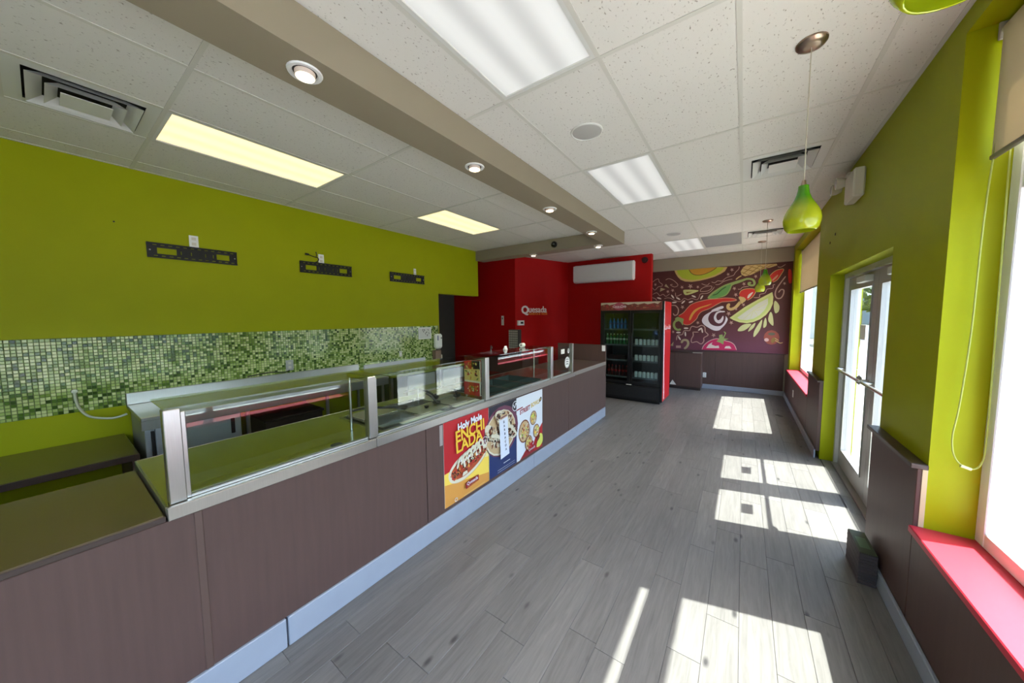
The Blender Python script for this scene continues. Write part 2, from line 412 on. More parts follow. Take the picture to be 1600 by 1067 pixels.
# ------------------------------------------------------------------ walls
wl = MB()
wl.box(XL-0.15, XL, YF, 4.22, 0, H+0.04); wl.box(XL-0.15, XL, 4.22, 5.335, 2.12, H+0.04)
wall_left = struct('wall_left', wl, GREEN, 'lime green kitchen wall with a mosaic tile band')
wr = MB(); X0, X1 = XR, 1.05
wr.box(X0, X1, YF, -1.9, 0, H+0.04); wr.box(X0, X1, -1.9, 2.5, 0, 0.56); wr.box(X0, X1, -1.9, 2.5, 2.95, H+0.04)
wr.box(X0, X1, 2.5, 3.22, 0, H+0.04); wr.box(X0, X1, 3.22, 5.12, 2.12, H+0.04); wr.box(X0, X1, 5.12, 5.93, 0, H+0.04)
wr.box(X0, X1, 5.93, 8.48, 0, 0.56); wr.box(X0, X1, 5.93, 8.48, 2.93, H+0.04); wr.box(X0, X1, 8.48, 9.0, 0, H+0.04)
wall_right = struct('wall_right', wr, GREEN, 'lime green window wall with piers around the windows and door')
wall_back = struct('wall_back', MB().box(-3.2, XR, YB, YB+0.15, 0, H+0.04), TAUPE, 'back wall with mural and brown wainscot')
struct('wall_partition', MB().box(-3.74, -1.70, 7.80, 7.94, 0, H+0.04), RED, 'red partition wall carrying the air conditioner')
dg = MB().prism([(-4.25, 6.20), (-3.70, 7.82), (-3.84, 7.94), (-4.40, 6.32)], 0, H+0.04, 'z')
struct('wall_corner', dg, RED, 'angled red wall with the white sign')
struct('wall_hall', MB().box(-6.3, -4.25, 6.20, 6.32, 0, H+0.04), RED, 'dark red wall beyond the kitchen doorway')
hl = MB().box(-6.32, -6.17, 2.9, 6.2, 0, H+0.04).box(-6.3, XL-0.15, 2.85, 2.95, 0, H+0.04)
struct('wall_passage', hl, GREYW, 'dark grey wall inside the kitchen doorway')
struct('wall_front', MB().holed(XL-0.15, 1.05, 0, H+0.04, [(-1.45, 0.55, 0.55, 2.75)], YF-0.15, YF, 'y'), GREEN, 'lime green storefront wall behind the camera')
w3 = tag(bpy.data.objects.new('window_3', None), 'white-framed storefront window behind the camera', None, None, 'structure'); COL.objects.link(w3); w3.location = (-0.45, YF-0.08, 0.55)
obj('window_frame', MB().holed(-1.45, 0.55, 0.55, 2.75, [(-1.38, -0.48, 0.62, 2.68), (-0.42, 0.48, 0.62, 2.68)], YF-0.11, YF-0.04, 'y'), WINW, w3)
for a_ in (-1.38, -0.42): obj('pane', MB().box(a_, a_+0.90, YF-0.078, YF-0.072, 0.62, 2.68), GLASS, w3)

# wainscot and trims
def wains(parent, name, boxes):
    for bx in boxes: obj(name, MB().box(*bx, 0.003), BROWN, parent)
wains(wall_back, 'wainscot_panel', [(-1.85, -0.492, 8.755, YB, 0.09, 0.86), (-0.488, 0.722, 8.755, YB, 0.09, 0.86)])
wains(wall_right, 'wainscot_panel', [(0.75, XR, 2.502, 3.215, 0.09, 0.90), (0.75, XR, 1.30, 2.498, 0.09, 0.555), (0.75, XR, 0.08, 1.296, 0.09, 0.555), (0.75, XR, -1.2, 0.076, 0.09, 0.555), (0.75, XR, -2.4, -1.204, 0.09, 0.555),
      (0.75, XR, 5.125, 5.93, 0.09, 0.90), (0.75, XR, 5.934, 6.75, 0.09, 0.555), (0.75, XR, 6.754, 8.0, 0.09, 0.555), (0.75, XR, 8.004, 8.755, 0.09, 0.555)])
struct('trim_3', MB().box(0.725, XR, 2.49, 3.225, 0.90, 0.925, 0.003), DKBROWN, 'dark brown cap rail on the wainscot beside the door')
struct('trim_4', MB().box(0.73, XR, 5.118, 5.94, 0.90, 0.92, 0.003), DKBROWN, 'dark brown cap rail between the door and far window')
struct('trim_5', MB().box(-1.85, 0.75, 8.745, YB, 0.86, 0.872, 0.002), DKBROWN, 'dark brown rail under the mural')
struct('trim_6', MB().box(0.735, 0.985, -1.9, 2.5, 0.565, 0.60, 0.004), PINK, 'red-pink laminate sill of the near window')
struct('trim_7', MB().box(0.735, 0.985, 5.93, 8.48, 0.565, 0.60, 0.004), PINK, 'red-pink laminate sill of the far window')
struct('trim_8', MB().box(0.768, XR+0.001, 2.499, 2.515, 0.60, 0.90), mat('raw_edge_strip', (196, 178, 140), 0.7), 'pale raw panel edge at the near pier')
bb = MB()
struct('baseboard_right', MB().box(0.733, 0.75, YF, 3.215, 0, 0.10, 0.004).box(0.733, 0.75, 5.125, 8.74, 0, 0.10, 0.004), BASEB, 'pale grey baseboard along the window wall')
struct('baseboard_back', MB().box(-1.85, 0.75, 8.74, 8.756, 0, 0.10, 0.004), BASEB, 'pale grey baseboard along the back wall')

# ------------------------------------------------------------------ windows and door
def window(n, y0, y1, z1, muls, transom, label):
    root = tag(bpy.data.objects.new('window_%d' % n, None), label, None, None, 'structure'); COL.objects.link(root); root.location = (1.0, (y0+y1)/2, 0.6)
    x0, x1 = 0.945, 1.03
    f = MB(); t = 0.07
    f.box(x0, x1, y0, y0+t, 0.6, z1, 0.004).box(x0, x1, y1-t, y1, 0.6, z1, 0.004).box(x0, x1, y0+t, y1-t, 0.6, 0.6+t, 0.004).box(x0, x1, y0+t, y1-t, z1-t, z1, 0.004)
    obj('window_frame', f, WINW, root)
    for m_ in muls: obj('mullion', MB().box(x0+0.004, x1, m_-0.03, m_+0.03, 0.6+t, z1-t, 0.004), WINW, root)
    if transom: obj('transom', MB().box(x0+0.004, x1-0.002, y0+t, y1-t, transom[0], transom[1], 0.004), WINW, root)
    cuts = [y0+t] + [v for m_ in muls for v in (m_-0.03, m_+0.03)] + [y1-t]
    for a, b in zip(cuts[::2], cuts[1::2]): obj('pane', MB().box(1.0, 1.006, a, b, 0.6+t, z1-t), GLASS, root)
    return root
window(1, -1.9, 2.5, 2.95, [-0.45, 1.0], (2.21, 2.40), 'large white-framed near window over the pink sill')
window(2, 5.93, 8.48, 2.93, [], None, 'white-framed far window beside the mural')

dr = tag(bpy.data.objects.new('door_1', None), 'double glazed aluminium entrance door with push bars', None, None, 'structure'); COL.objects.link(dr); dr.location = (0.95, 4.17, 0)
ff = MB().box(0.90, 1.03, 3.22, 3.27, 0, 2.12).box(0.90, 1.03, 5.07, 5.12, 0, 2.12).box(0.90, 1.03, 3.27, 5.07, 2.07, 2.12)
obj('door_frame', ff, mat('pale_door_frame', (196, 196, 192), 0.4, 0.2), dr)
obj('threshold', MB().box(0.88, 1.05, 3.27, 5.07, 0.0, 0.012, 0.003), ALU, dr)
GREYD = mat('grey_anodised_door', (168, 166, 164), 0.4, 0.3)
for (a, b, ga, gb) in ((3.275, 4.098, 3.37, 3.975), (4.102, 5.065, 4.235, 4.93)):
    lf = MB().holed(a, b, 0.015, 2.065, [(ga, gb, 0.20, 1.94)], 0.93, 0.975, 'x')
    leaf = obj('door_leaf', lf, GREYD, dr)
    obj('pane', MB().box(0.950, 0.956, ga, gb, 0.20, 1.94), GLASS, leaf)
    bead = MB().holed(ga-0.012, gb+0.012, 0.188, 1.952, [(ga+0.004, gb-0.004, 0.204, 1.936)], 0.922, 0.93, 'x')
    obj('glazing_bead', bead, ALU, leaf)
    pb = MB().tube([(0.93, a+0.07, 1.09), (0.865, a+0.07, 1.09), (0.858, a+0.085, 1.09), (0.858, b-0.085, 1.09), (0.865, b-0.07, 1.09), (0.93, b-0.07, 1.09)], 0.014, 10)
    obj('push_bar', pb, mat('bright_aluminium', (214, 214, 212), 0.25, 0.9), leaf)
    obj('push_bar_rosette', MB().lathe([(0, -.016), (.03, -.014), (.045, 0), (.03, .014), (0, .016)], (0.875, a+0.10, 1.09), 16, 0, 'x'), ALU, leaf)
    cl = MB().box(0.872, 0.928, a+0.12, a+0.40, 1.975, 2.035, 0.006)
    cb = obj('door_closer', cl, OFFW, leaf)
    obj('closer_arm', MB().tube([(0.895, a+0.3, 2.045), (0.84, a+0.52, 2.05), (0.90, a+0.66, 2.075)], 0.007, 6), ALU, cb)
# small notices stuck to the glass
obj('notice', MB().box(0.9445, 0.9485, 3.57, 3.74, 1.44, 1.58), mat('paper_notice', (225, 225, 220), 0.8), dr)
obj('notice', MB().box(0.9445, 0.9485, 4.44, 4.62, 1.44, 1.58), mat('paper_notice', (225, 225, 220), 0.8), dr)

MURAL = {
 'avocado_picture': [
  ('p','tan',0,[(-1.392,2.761),(-1.359,2.679),(-1.31,2.596),(-1.247,2.53),(-1.154,2.484),(-1.014,2.467),(-0.848,2.483),(-0.706,2.511),(-0.568,2.55),(-0.451,2.604),(-0.371,2.658),(-0.328,2.745),(-0.328,2.748),(-0.528,2.759),(-0.905,2.761),(-1.202,2.762)]),
  ('p','lime',0,[(-1.345,2.761),(-1.301,2.652),(-1.217,2.567),(-1.115,2.526),(-0.995,2.505),(-0.84,2.516),(-0.689,2.548),(-0.541,2.596),(-0.435,2.666),(-0.383,2.743),(-0.621,2.757),(-1.102,2.762)]),
  ('p','orange',0,[(-1.082,2.757),(-1.04,2.687),(-0.979,2.638),(-0.891,2.614),(-0.786,2.622),(-0.673,2.662),(-0.582,2.713),(-0.528,2.755),(-0.714,2.762),(-0.905,2.761)]),
  ('s','dark',0.012,[(-1.081,2.754),(-1.04,2.681),(-0.979,2.633),(-0.891,2.611),(-0.785,2.619),(-0.673,2.659),(-0.582,2.711),(-0.528,2.755)]),
 ],
 'red_chili_picture': [
  ('f','red',0,[(-1.275,1.682),(-1.174,1.749),(-1.096,1.85),(-1.018,1.938),(-0.921,1.985),(-0.805,2.018),(-0.645,2.05),(-0.46,2.06),(-0.355,2.069),(-0.203,2.053),(-0.136,2.013),(-0.219,1.993),(-0.388,1.983),(-0.421,1.975),(-0.501,1.929),(-0.638,1.84),(-0.788,1.777),(-0.854,1.701),(-0.89,1.612),(-0.947,1.545),(-1.025,1.477),(-1.105,1.465),(-1.167,1.488),(-1.179,1.556),(-1.212,1.625)]),
  ('f','yellow',0,[(-1.048,1.59),(-1.021,1.691),(-0.955,1.802),(-0.859,1.867),(-0.735,1.908),(-0.595,1.948),(-0.687,1.896),(-0.8,1.855),(-0.895,1.79),(-0.962,1.702),(-1.018,1.579)]),
  ('s','peach',0.014,[(-1.275,1.682),(-1.174,1.749),(-1.096,1.85),(-1.018,1.938),(-0.921,1.985),(-0.805,2.018),(-0.645,2.05),(-0.46,2.06),(-0.355,2.069),(-0.203,2.053),(-0.136,2.013),(-0.219,1.993),(-0.388,1.983),(-0.421,1.975),(-0.501,1.929),(-0.638,1.84),(-0.788,1.777),(-0.854,1.701),(-0.89,1.612),(-0.947,1.545),(-1.025,1.477),(-1.105,1.465),(-1.167,1.488)]),
  ('f','leaf',0,[(-1.346,1.614),(-1.295,1.654),(-1.232,1.636),(-1.16,1.602),(-1.168,1.545),(-1.176,1.454),(-1.219,1.522),(-1.272,1.556),(-1.335,1.579)]),
  ('s','leaf',0.05,[(-1.272,1.579),(-1.344,1.544),(-1.368,1.463),(-1.34,1.383),(-1.276,1.343),(-1.215,1.362)]),
 ],
 'onion_picture': [
  ('f','white',0,[(-0.782,1.567),(-0.746,1.667),(-0.654,1.742),(-0.562,1.79),(-0.424,1.793),(-0.379,1.739),(-0.313,1.653),(-0.284,1.589),(-0.326,1.482),(-0.395,1.395),(-0.445,1.346),(-0.538,1.344),(-0.643,1.403),(-0.741,1.479)]),
  ('s','white',0.06,[(-0.598,1.769),(-0.48,1.832),(-0.372,1.872)]),
  ('f','maroon',0,[(-0.659,1.622),(-0.625,1.72),(-0.552,1.771),(-0.405,1.78),(-0.329,1.685),(-0.334,1.557),(-0.394,1.46),(-0.485,1.438),(-0.579,1.469),(-0.638,1.535)]),
  ('f','white',0,[(-0.548,1.654),(-0.505,1.751),(-0.432,1.777),(-0.351,1.779),(-0.35,1.754),(-0.449,1.745),(-0.494,1.697),(-0.501,1.632),(-0.471,1.573),(-0.417,1.6),(-0.374,1.675),(-0.363,1.61),(-0.388,1.535),(-0.441,1.503),(-0.497,1.524),(-0.536,1.578)]),
 ],
 'green_pepper_picture': [
  ('f','leaf',0,[(-0.678,2.068),(-0.666,2.127),(-0.603,2.2),(-0.512,2.271),(-0.406,2.339),(-0.335,2.372),(-0.216,2.411),(-0.087,2.449),(0.031,2.474),(0.032,2.445),(-0.102,2.383),(-0.222,2.338),(-0.254,2.246),(-0.304,2.154),(-0.365,2.104),(-0.445,2.084),(-0.552,2.056)]),
  ('f','green',0,[(-0.646,2.083),(-0.583,2.167),(-0.493,2.243),(-0.387,2.317),(-0.319,2.344),(-0.249,2.361),(-0.28,2.248),(-0.331,2.155),(-0.41,2.111),(-0.506,2.078)]),
  ('s','dkgreen',0.018,[(-0.591,2.14),(-0.509,2.163),(-0.421,2.255),(-0.336,2.314)]),
  ('s','leaf',0.04,[(-0.086,2.418),(0.031,2.461),(0.132,2.438),(0.168,2.365),(0.145,2.316),(0.078,2.33),(0.068,2.372),(0.11,2.369)]),
 ],
 'pineapple_picture': [
  ('p','straw',0,[(-0.085,2.628),(-0.045,2.707),(0.004,2.751),(0.218,2.748),(0.52,2.733),(0.536,2.704),(0.421,2.664),(0.303,2.653),(0.208,2.594),(0.103,2.542),(-0.005,2.52),(-0.065,2.555)]),
  ('s','olive',0.014,[(-0.053,2.687),(0.192,2.595)]),
  ('s','olive',0.014,[(0.055,2.733),(0.263,2.639)]),
  ('s','olive',0.014,[(0.186,2.736),(0.342,2.667)]),
  ('s','olive',0.014,[(-0.076,2.617),(0.062,2.54)]),
  ('s','olive',0.014,[(-0.049,2.564),(0.137,2.735)]),
  ('s','olive',0.014,[(0.045,2.536),(0.267,2.738)]),
  ('s','olive',0.014,[(0.144,2.559),(0.379,2.729)]),
  ('s','olive',0.014,[(0.264,2.629),(0.474,2.723)]),
  ('s','straw',0.025,[(-0.165,2.459),(-0.115,2.507),(-0.065,2.534)]),
 ],
 'red_pepper_picture': [
  ('f','red',0,[(0.42,2.497),(0.48,2.571),(0.556,2.613),(0.64,2.611),(0.598,2.503),(0.541,2.4),(0.473,2.36),(0.439,2.427)]),
  ('f','peach',0,[(0.463,2.415),(0.544,2.507),(0.546,2.468),(0.479,2.394)]),
  ('f','red',0,[(0.712,2.59),(0.761,2.567),(0.775,2.336),(0.726,2.348)]),
  ('s','tan',0.012,[(0.42,2.497),(0.48,2.571),(0.556,2.613),(0.64,2.611),(0.598,2.503),(0.541,2.4),(0.473,2.36)]),
 ],
 'radish_picture': [
  ('s','straw',0.06,[(-0.03,2.059),(-0.052,1.946),(-0.07,1.964),(-0.144,1.861),(-0.23,1.816),(-0.284,1.844),(-0.286,1.907),(-0.251,1.922)]),
  ('f','straw',0,[(-0.1,2.082),(0.011,2.098),(0.031,2.005),(-0.043,1.94),(-0.071,1.998)]),
  ('f','red',0,[(-0.093,2.144),(-0.062,2.215),(0.039,2.251),(0.173,2.234),(0.192,2.162),(0.13,2.053),(0.056,2.004),(-0.005,2.068),(-0.074,2.092)]),
  ('f','cream',0,[(0.054,2.056),(0.077,2.126),(0.15,2.174),(0.112,2.094),(0.072,2.045)]),
  ('s','tan',0.012,[(-0.093,2.144),(-0.062,2.215),(0.039,2.251),(0.173,2.234),(0.192,2.162),(0.13,2.053),(0.056,2.004)]),
 ],
 'lime_wedge_picture': [
  ('p','limerind',0,[(-0.25,1.626),(0.019,1.861),(0.247,2.017),(0.473,2.158),(0.494,2.055),(0.491,1.916),(0.456,1.798),(0.389,1.688),(0.295,1.598),(0.183,1.537),(0.066,1.51),(-0.071,1.531),(-0.178,1.578)]),
  ('p','lime2',0,[(-0.188,1.626),(0.038,1.826),(0.248,1.974),(0.444,2.092),(0.454,1.937),(0.416,1.808),(0.356,1.709),(0.27,1.629),(0.173,1.567),(0.065,1.547),(-0.064,1.562)]),
  ('p','pulp',0,[(-0.11,1.63),(0.056,1.779),(0.25,1.938),(0.407,2.033),(0.411,1.919),(0.361,1.789),(0.276,1.679),(0.18,1.608),(0.064,1.578),(-0.056,1.588)]),
  ('s','limerind',0.008,[(0.173,1.783),(-0.005,1.588)]),
  ('s','limerind',0.008,[(0.173,1.783),(0.114,1.583)]),
  ('s','limerind',0.008,[(0.173,1.783),(0.252,1.664)]),
  ('s','limerind',0.008,[(0.173,1.783),(0.36,1.799)]),
  ('s','limerind',0.008,[(0.173,1.783),(0.403,1.939)]),
  ('f','leaf2',0,[(0.52,1.975),(0.568,1.934),(0.602,1.854),(0.591,1.756),(0.538,1.722),(0.509,1.856)]),
  ('f','leaf2',0,[(0.466,1.748),(0.501,1.657),(0.517,1.458),(0.434,1.557),(0.437,1.678)]),
  ('f','leaf2',0,[(0.383,1.628),(0.407,1.527),(0.398,1.446),(0.355,1.415),(0.355,1.527)]),
  ('f','leaf2',0,[(0.328,1.588),(0.31,1.415),(0.258,1.291),(0.195,1.213),(0.199,1.331),(0.259,1.476)]),
  ('f','leaf2',0,[(0.216,1.516),(0.187,1.413),(0.098,1.329),(0.12,1.413),(0.168,1.485)]),
  ('f','leaf2',0,[(0.142,1.495),(0.095,1.412),(0.004,1.343),(-0.091,1.341),(-0.059,1.421),(0.016,1.484)]),
 ],
 'tomato_picture': [
  ('p','brick',0,[(0.628,1.218),(0.614,1.142),(0.57,1.084),(0.505,1.061),(0.438,1.079),(0.388,1.134),(0.367,1.21),(0.382,1.288),(0.428,1.346),(0.493,1.367),(0.559,1.348),(0.608,1.293)]),
  ('p','moss',0,[(0.555,1.288),(0.548,1.273),(0.526,1.261),(0.497,1.257),(0.468,1.26),(0.445,1.27),(0.437,1.285),(0.444,1.301),(0.466,1.312),(0.495,1.317),(0.524,1.313),(0.547,1.303)]),
  ('p','rose',0,[(0.457,1.162),(0.453,1.144),(0.439,1.13),(0.419,1.125),(0.399,1.129),(0.384,1.142),(0.377,1.16),(0.382,1.178),(0.396,1.192),(0.416,1.198),(0.436,1.193),(0.451,1.18)]),
  ('s','tan',0.02,[(0.521,1.167),(0.585,1.139),(0.641,1.101),(0.686,1.115)]),
  ('s','tan',0.016,[(0.543,1.208),(0.623,1.15)]),
  ('f','olive',0,[(0.49,1.145),(0.527,1.217),(0.559,1.188),(0.554,1.128),(0.516,1.096)]),
 ],
 'pink_tomato_picture': [
  ('p','pink',0,[(-0.761,0.895),(-0.726,0.992),(-0.642,1.084),(-0.541,1.142),(-0.448,1.156),(-0.322,1.117),(-0.214,1.089),(-0.141,1.028),(-0.097,0.913)]),
  ('p','cream',0,[(-0.676,0.933),(-0.631,1.018),(-0.557,1.074),(-0.574,1.02),(-0.498,0.99),(-0.434,1.004),(-0.423,0.945)]),
  ('p','cream',0,[(-0.325,0.944),(-0.3,0.994),(-0.228,1.002),(-0.191,0.945)]),
  ('s','rose',0.014,[(-0.761,0.895),(-0.726,0.992),(-0.642,1.084),(-0.541,1.142),(-0.448,1.156),(-0.322,1.117),(-0.214,1.089),(-0.141,1.028),(-0.097,0.918)]),
  ('p','leaf',0,[(-0.483,1.095),(-0.43,1.157),(-0.433,1.243),(-0.369,1.256),(-0.358,1.191),(-0.325,1.278),(-0.353,1.321),(-0.329,1.321),(-0.301,1.29),(-0.342,1.17),(-0.252,1.162),(-0.34,1.116),(-0.346,1.03),(-0.412,1.07)]),
 ],
 'doodle_pattern': [
  ('s','dusty',0.022,[(0.676,2.468),(0.605,2.347),(0.541,2.223),(0.522,2.116),(0.548,2.036),(0.61,2.024),(0.653,2.1),(0.657,2.188),(0.611,2.2),(0.575,2.143)]),
  ('s','dusty',0.02,[(-0.96,1.298),(-0.948,1.219),(-0.985,1.128),(-0.972,1.049),(-0.874,1.075),(-0.785,1.023),(-0.729,1.092),(-0.731,1.169),(-0.647,1.238),(-0.707,1.314),(-0.719,1.413),(-0.788,1.457),(-0.874,1.411),(-0.974,1.433),(-1.012,1.387),(-1.031,1.33),(-1.142,1.328),(-1.18,1.236),(-1.283,1.211),(-1.301,1.094)]),
  ('s','dusty',0.02,[(-0.96,1.298),(-0.842,1.3)]),
  ('s','dusty',0.025,[(-1.439,1.932),(-1.344,1.924),(-1.279,1.831),(-1.297,1.717),(-1.359,1.694),(-1.391,1.741)]),
  ('s','dusty',0.014,[(-1.877,2.515),(-1.801,2.575),(-1.74,2.582),(-1.722,2.511),(-1.65,2.448),(-1.665,2.403),(-1.741,2.395),(-1.817,2.318),(-1.874,2.38)]),
  ('s','dusty',0.014,[(-1.582,2.548),(-1.508,2.577),(-1.401,2.524),(-1.305,2.415),(-1.376,2.368),(-1.472,2.426),(-1.42,2.434)]),
  ('s','dusty',0.013,[(-1.87,2.214),(-1.771,2.251),(-1.703,2.177),(-1.628,2.209),(-1.562,2.154),(-1.478,2.214)]),
  ('s','dusty',0.013,[(-1.603,2.097),(-1.528,2.118),(-1.454,2.103),(-1.379,2.055),(-1.243,2.016),(-1.163,2.092),(-1.081,2.055),(-1.003,2.086),(-0.903,2.049),(-0.856,2.102),(-0.829,2.178),(-0.696,2.188),(-0.613,2.244),(-0.56,2.327)]),
  ('s','dusty',0.013,[(-0.62,2.438),(-0.554,2.417),(-0.5,2.456),(-0.418,2.445),(-0.34,2.514),(-0.212,2.556),(-0.179,2.616),(-0.121,2.683),(-0.115,2.739)]),
  ('s','dusty',0.013,[(-0.543,2.374),(-0.47,2.375),(-0.391,2.433),(-0.279,2.467),(-0.227,2.474)]),
  ('s','dusty',0.013,[(-0.817,2.413),(-0.711,2.368),(-0.656,2.419)]),
  ('s','dusty',0.013,[(-0.123,2.249),(-0.071,2.247),(-0.039,2.286),(0.071,2.3)]),
  ('s','dusty',0.013,[(0.163,2.056),(0.261,2.058),(0.267,2.118),(0.355,2.144),(0.384,2.222),(0.478,2.237),(0.483,2.306),(0.514,2.304)]),
  ('s','dusty',0.013,[(0.538,2.673),(0.592,2.659),(0.666,2.71)]),
  ('s','dusty',0.013,[(-0.836,2.233),(-0.823,2.287),(-0.739,2.337),(-0.617,2.346),(-0.624,2.287),(-0.698,2.237),(-0.836,2.233)]),
  ('s','dusty',0.016,[(-1.352,2.236),(-1.339,2.144),(-1.217,2.196)]),
  ('s','dusty',0.016,[(-1.88,2.137),(-1.801,2.105),(-1.766,2.056)]),
  ('s','khaki',0.05,[(-1.195,1.029),(-1.156,1.099),(-1.074,1.096),(-1.047,1.023),(-1.08,0.942),(-1.13,0.894)]),
  ('p','cream',0,[(-1.379,2.096),(-1.389,2.096),(-1.406,2.109),(-1.426,2.131),(-1.44,2.156),(-1.448,2.177),(-1.446,2.188),(-1.436,2.188),(-1.419,2.174),(-1.399,2.153),(-1.385,2.128),(-1.377,2.107)]),
  ('p','cream',0,[(-1.245,2.062),(-1.255,2.058),(-1.275,2.063),(-1.299,2.076),(-1.321,2.092),(-1.335,2.109),(-1.338,2.12),(-1.327,2.125),(-1.307,2.119),(-1.283,2.107),(-1.261,2.09),(-1.247,2.074)]),
  ('p','cream',0,[(-0.919,2.106),(-0.927,2.101),(-0.946,2.104),(-0.97,2.112),(-0.992,2.127),(-1.007,2.141),(-1.01,2.152),(-1.002,2.157),(-0.983,2.154),(-0.959,2.145),(-0.937,2.131),(-0.922,2.117)]),
  ('p','cream',0,[(-0.778,2.145),(-0.775,2.134),(-0.779,2.115),(-0.79,2.09),(-0.804,2.068),(-0.818,2.056),(-0.828,2.055),(-0.831,2.066),(-0.827,2.086),(-0.816,2.111),(-0.802,2.132),(-0.788,2.144)]),
  ('p','cream',0,[(-1.143,2.037),(-1.143,2.026),(-1.153,2.008),(-1.17,1.989),(-1.19,1.972),(-1.209,1.965),(-1.219,1.967),(-1.219,1.979),(-1.209,1.997),(-1.192,2.016),(-1.172,2.033),(-1.154,2.04)]),
  ('p','cream',0,[(-1.32,2.007),(-1.326,1.997),(-1.345,1.989),(-1.369,1.984),(-1.396,1.985),(-1.416,1.99),(-1.424,1.999),(-1.418,2.009),(-1.4,2.016),(-1.375,2.021),(-1.348,2.02),(-1.329,2.015)]),
  ('p','cream',0,[(-0.973,2.018),(-0.977,2.007),(-0.992,1.995),(-1.015,1.986),(-1.039,1.98),(-1.058,1.982),(-1.068,1.988),(-1.064,1.999),(-1.048,2.011),(-1.026,2.02),(-1.001,2.026),(-0.982,2.024)]),
  ('p','cream',0,[(-1.66,2.094),(-1.669,2.088),(-1.69,2.088),(-1.718,2.096),(-1.743,2.107),(-1.761,2.121),(-1.766,2.133),(-1.756,2.138),(-1.735,2.139),(-1.707,2.131),(-1.682,2.119),(-1.664,2.105)]),
  ('p','cream',0,[(-1.052,1.387),(-1.059,1.377),(-1.077,1.37),(-1.102,1.368),(-1.128,1.37),(-1.146,1.376),(-1.154,1.385),(-1.147,1.394),(-1.129,1.402),(-1.103,1.404),(-1.078,1.402),(-1.06,1.396)]),
  ('p','cream',0,[(-1.212,1.281),(-1.219,1.272),(-1.238,1.265),(-1.264,1.262),(-1.29,1.263),(-1.309,1.27),(-1.316,1.279),(-1.309,1.289),(-1.291,1.296),(-1.265,1.299),(-1.239,1.297),(-1.22,1.29)]),
  ('p','cream',0,[(-1.109,1.192),(-1.118,1.199),(-1.126,1.219),(-1.13,1.248),(-1.131,1.276),(-1.127,1.298),(-1.12,1.306),(-1.111,1.299),(-1.103,1.279),(-1.098,1.251),(-1.097,1.222),(-1.102,1.2)]),
  ('p','cream',0,[(-0.776,1.399),(-0.776,1.388),(-0.787,1.371),(-0.805,1.353),(-0.826,1.338),(-0.844,1.332),(-0.853,1.336),(-0.853,1.347),(-0.842,1.364),(-0.824,1.382),(-0.803,1.397),(-0.785,1.402)]),
  ('p','cream',0,[(-0.76,1.281),(-0.769,1.286),(-0.778,1.305),(-0.785,1.331),(-0.788,1.359),(-0.786,1.38),(-0.779,1.389),(-0.77,1.384),(-0.762,1.365),(-0.755,1.338),(-0.752,1.311),(-0.754,1.29)]),
  ('p','cream',0,[(-1.211,1.101),(-1.221,1.102),(-1.237,1.115),(-1.253,1.137),(-1.266,1.164),(-1.272,1.184),(-1.269,1.196),(-1.259,1.195),(-1.243,1.182),(-1.227,1.159),(-1.213,1.133),(-1.208,1.112)]),
  ('p','dusty',0,[(-1.773,2.434),(-1.801,2.439),(-1.811,2.411),(-1.819,2.441),(-1.846,2.445),(-1.822,2.459),(-1.83,2.489),(-1.808,2.467),(-1.784,2.481),(-1.794,2.455)]),
  ('p','dusty',0,[(-1.482,2.247),(-1.513,2.252),(-1.524,2.221),(-1.532,2.255),(-1.563,2.259),(-1.537,2.275),(-1.545,2.308),(-1.521,2.285),(-1.495,2.301),(-1.506,2.27)]),
  ('p','dusty',0,[(-1.375,2.27),(-1.407,2.274),(-1.419,2.243),(-1.426,2.278),(-1.459,2.282),(-1.432,2.299),(-1.441,2.333),(-1.416,2.309),(-1.388,2.326),(-1.4,2.295)]),
  ('p','dusty',0,[(-1.176,2.333),(-1.208,2.337),(-1.219,2.306),(-1.226,2.341),(-1.258,2.345),(-1.232,2.361),(-1.24,2.396),(-1.216,2.372),(-1.189,2.388),(-1.2,2.357)]),
  ('p','dusty',0,[(-0.985,2.337),(-1.028,2.343),(-1.044,2.299),(-1.055,2.348),(-1.098,2.354),(-1.062,2.377),(-1.073,2.424),(-1.039,2.391),(-1.003,2.413),(-1.019,2.37)]),
  ('p','dusty',0,[(-0.853,2.322),(-0.88,2.327),(-0.889,2.299),(-0.896,2.329),(-0.923,2.332),(-0.9,2.348),(-0.908,2.378),(-0.887,2.356),(-0.864,2.371),(-0.874,2.343)]),
  ('p','dusty',0,[(-0.206,2.656),(-0.234,2.662),(-0.244,2.631),(-0.252,2.665),(-0.281,2.671),(-0.257,2.686),(-0.264,2.72),(-0.242,2.696),(-0.218,2.711),(-0.228,2.681)]),
  ('p','dusty',0,[(-0.276,2.565),(-0.302,2.57),(-0.311,2.543),(-0.318,2.574),(-0.344,2.578),(-0.322,2.592),(-0.33,2.622),(-0.309,2.6),(-0.288,2.614),(-0.296,2.587)]),
  ('p','dusty',0,[(0.217,2.48),(0.191,2.485),(0.182,2.455),(0.175,2.488),(0.147,2.493),(0.17,2.508),(0.163,2.541),(0.183,2.517),(0.206,2.533),(0.197,2.503)]),
  ('p','dusty',0,[(0.02,2.336),(-0.007,2.341),(-0.017,2.311),(-0.025,2.344),(-0.053,2.349),(-0.03,2.365),(-0.037,2.398),(-0.015,2.374),(0.008,2.39),(-0.001,2.36)]),
  ('p','dusty',0,[(-0.148,2.248),(-0.176,2.252),(-0.186,2.222),(-0.194,2.255),(-0.223,2.26),(-0.199,2.277),(-0.206,2.31),(-0.184,2.286),(-0.16,2.302),(-0.17,2.272)]),
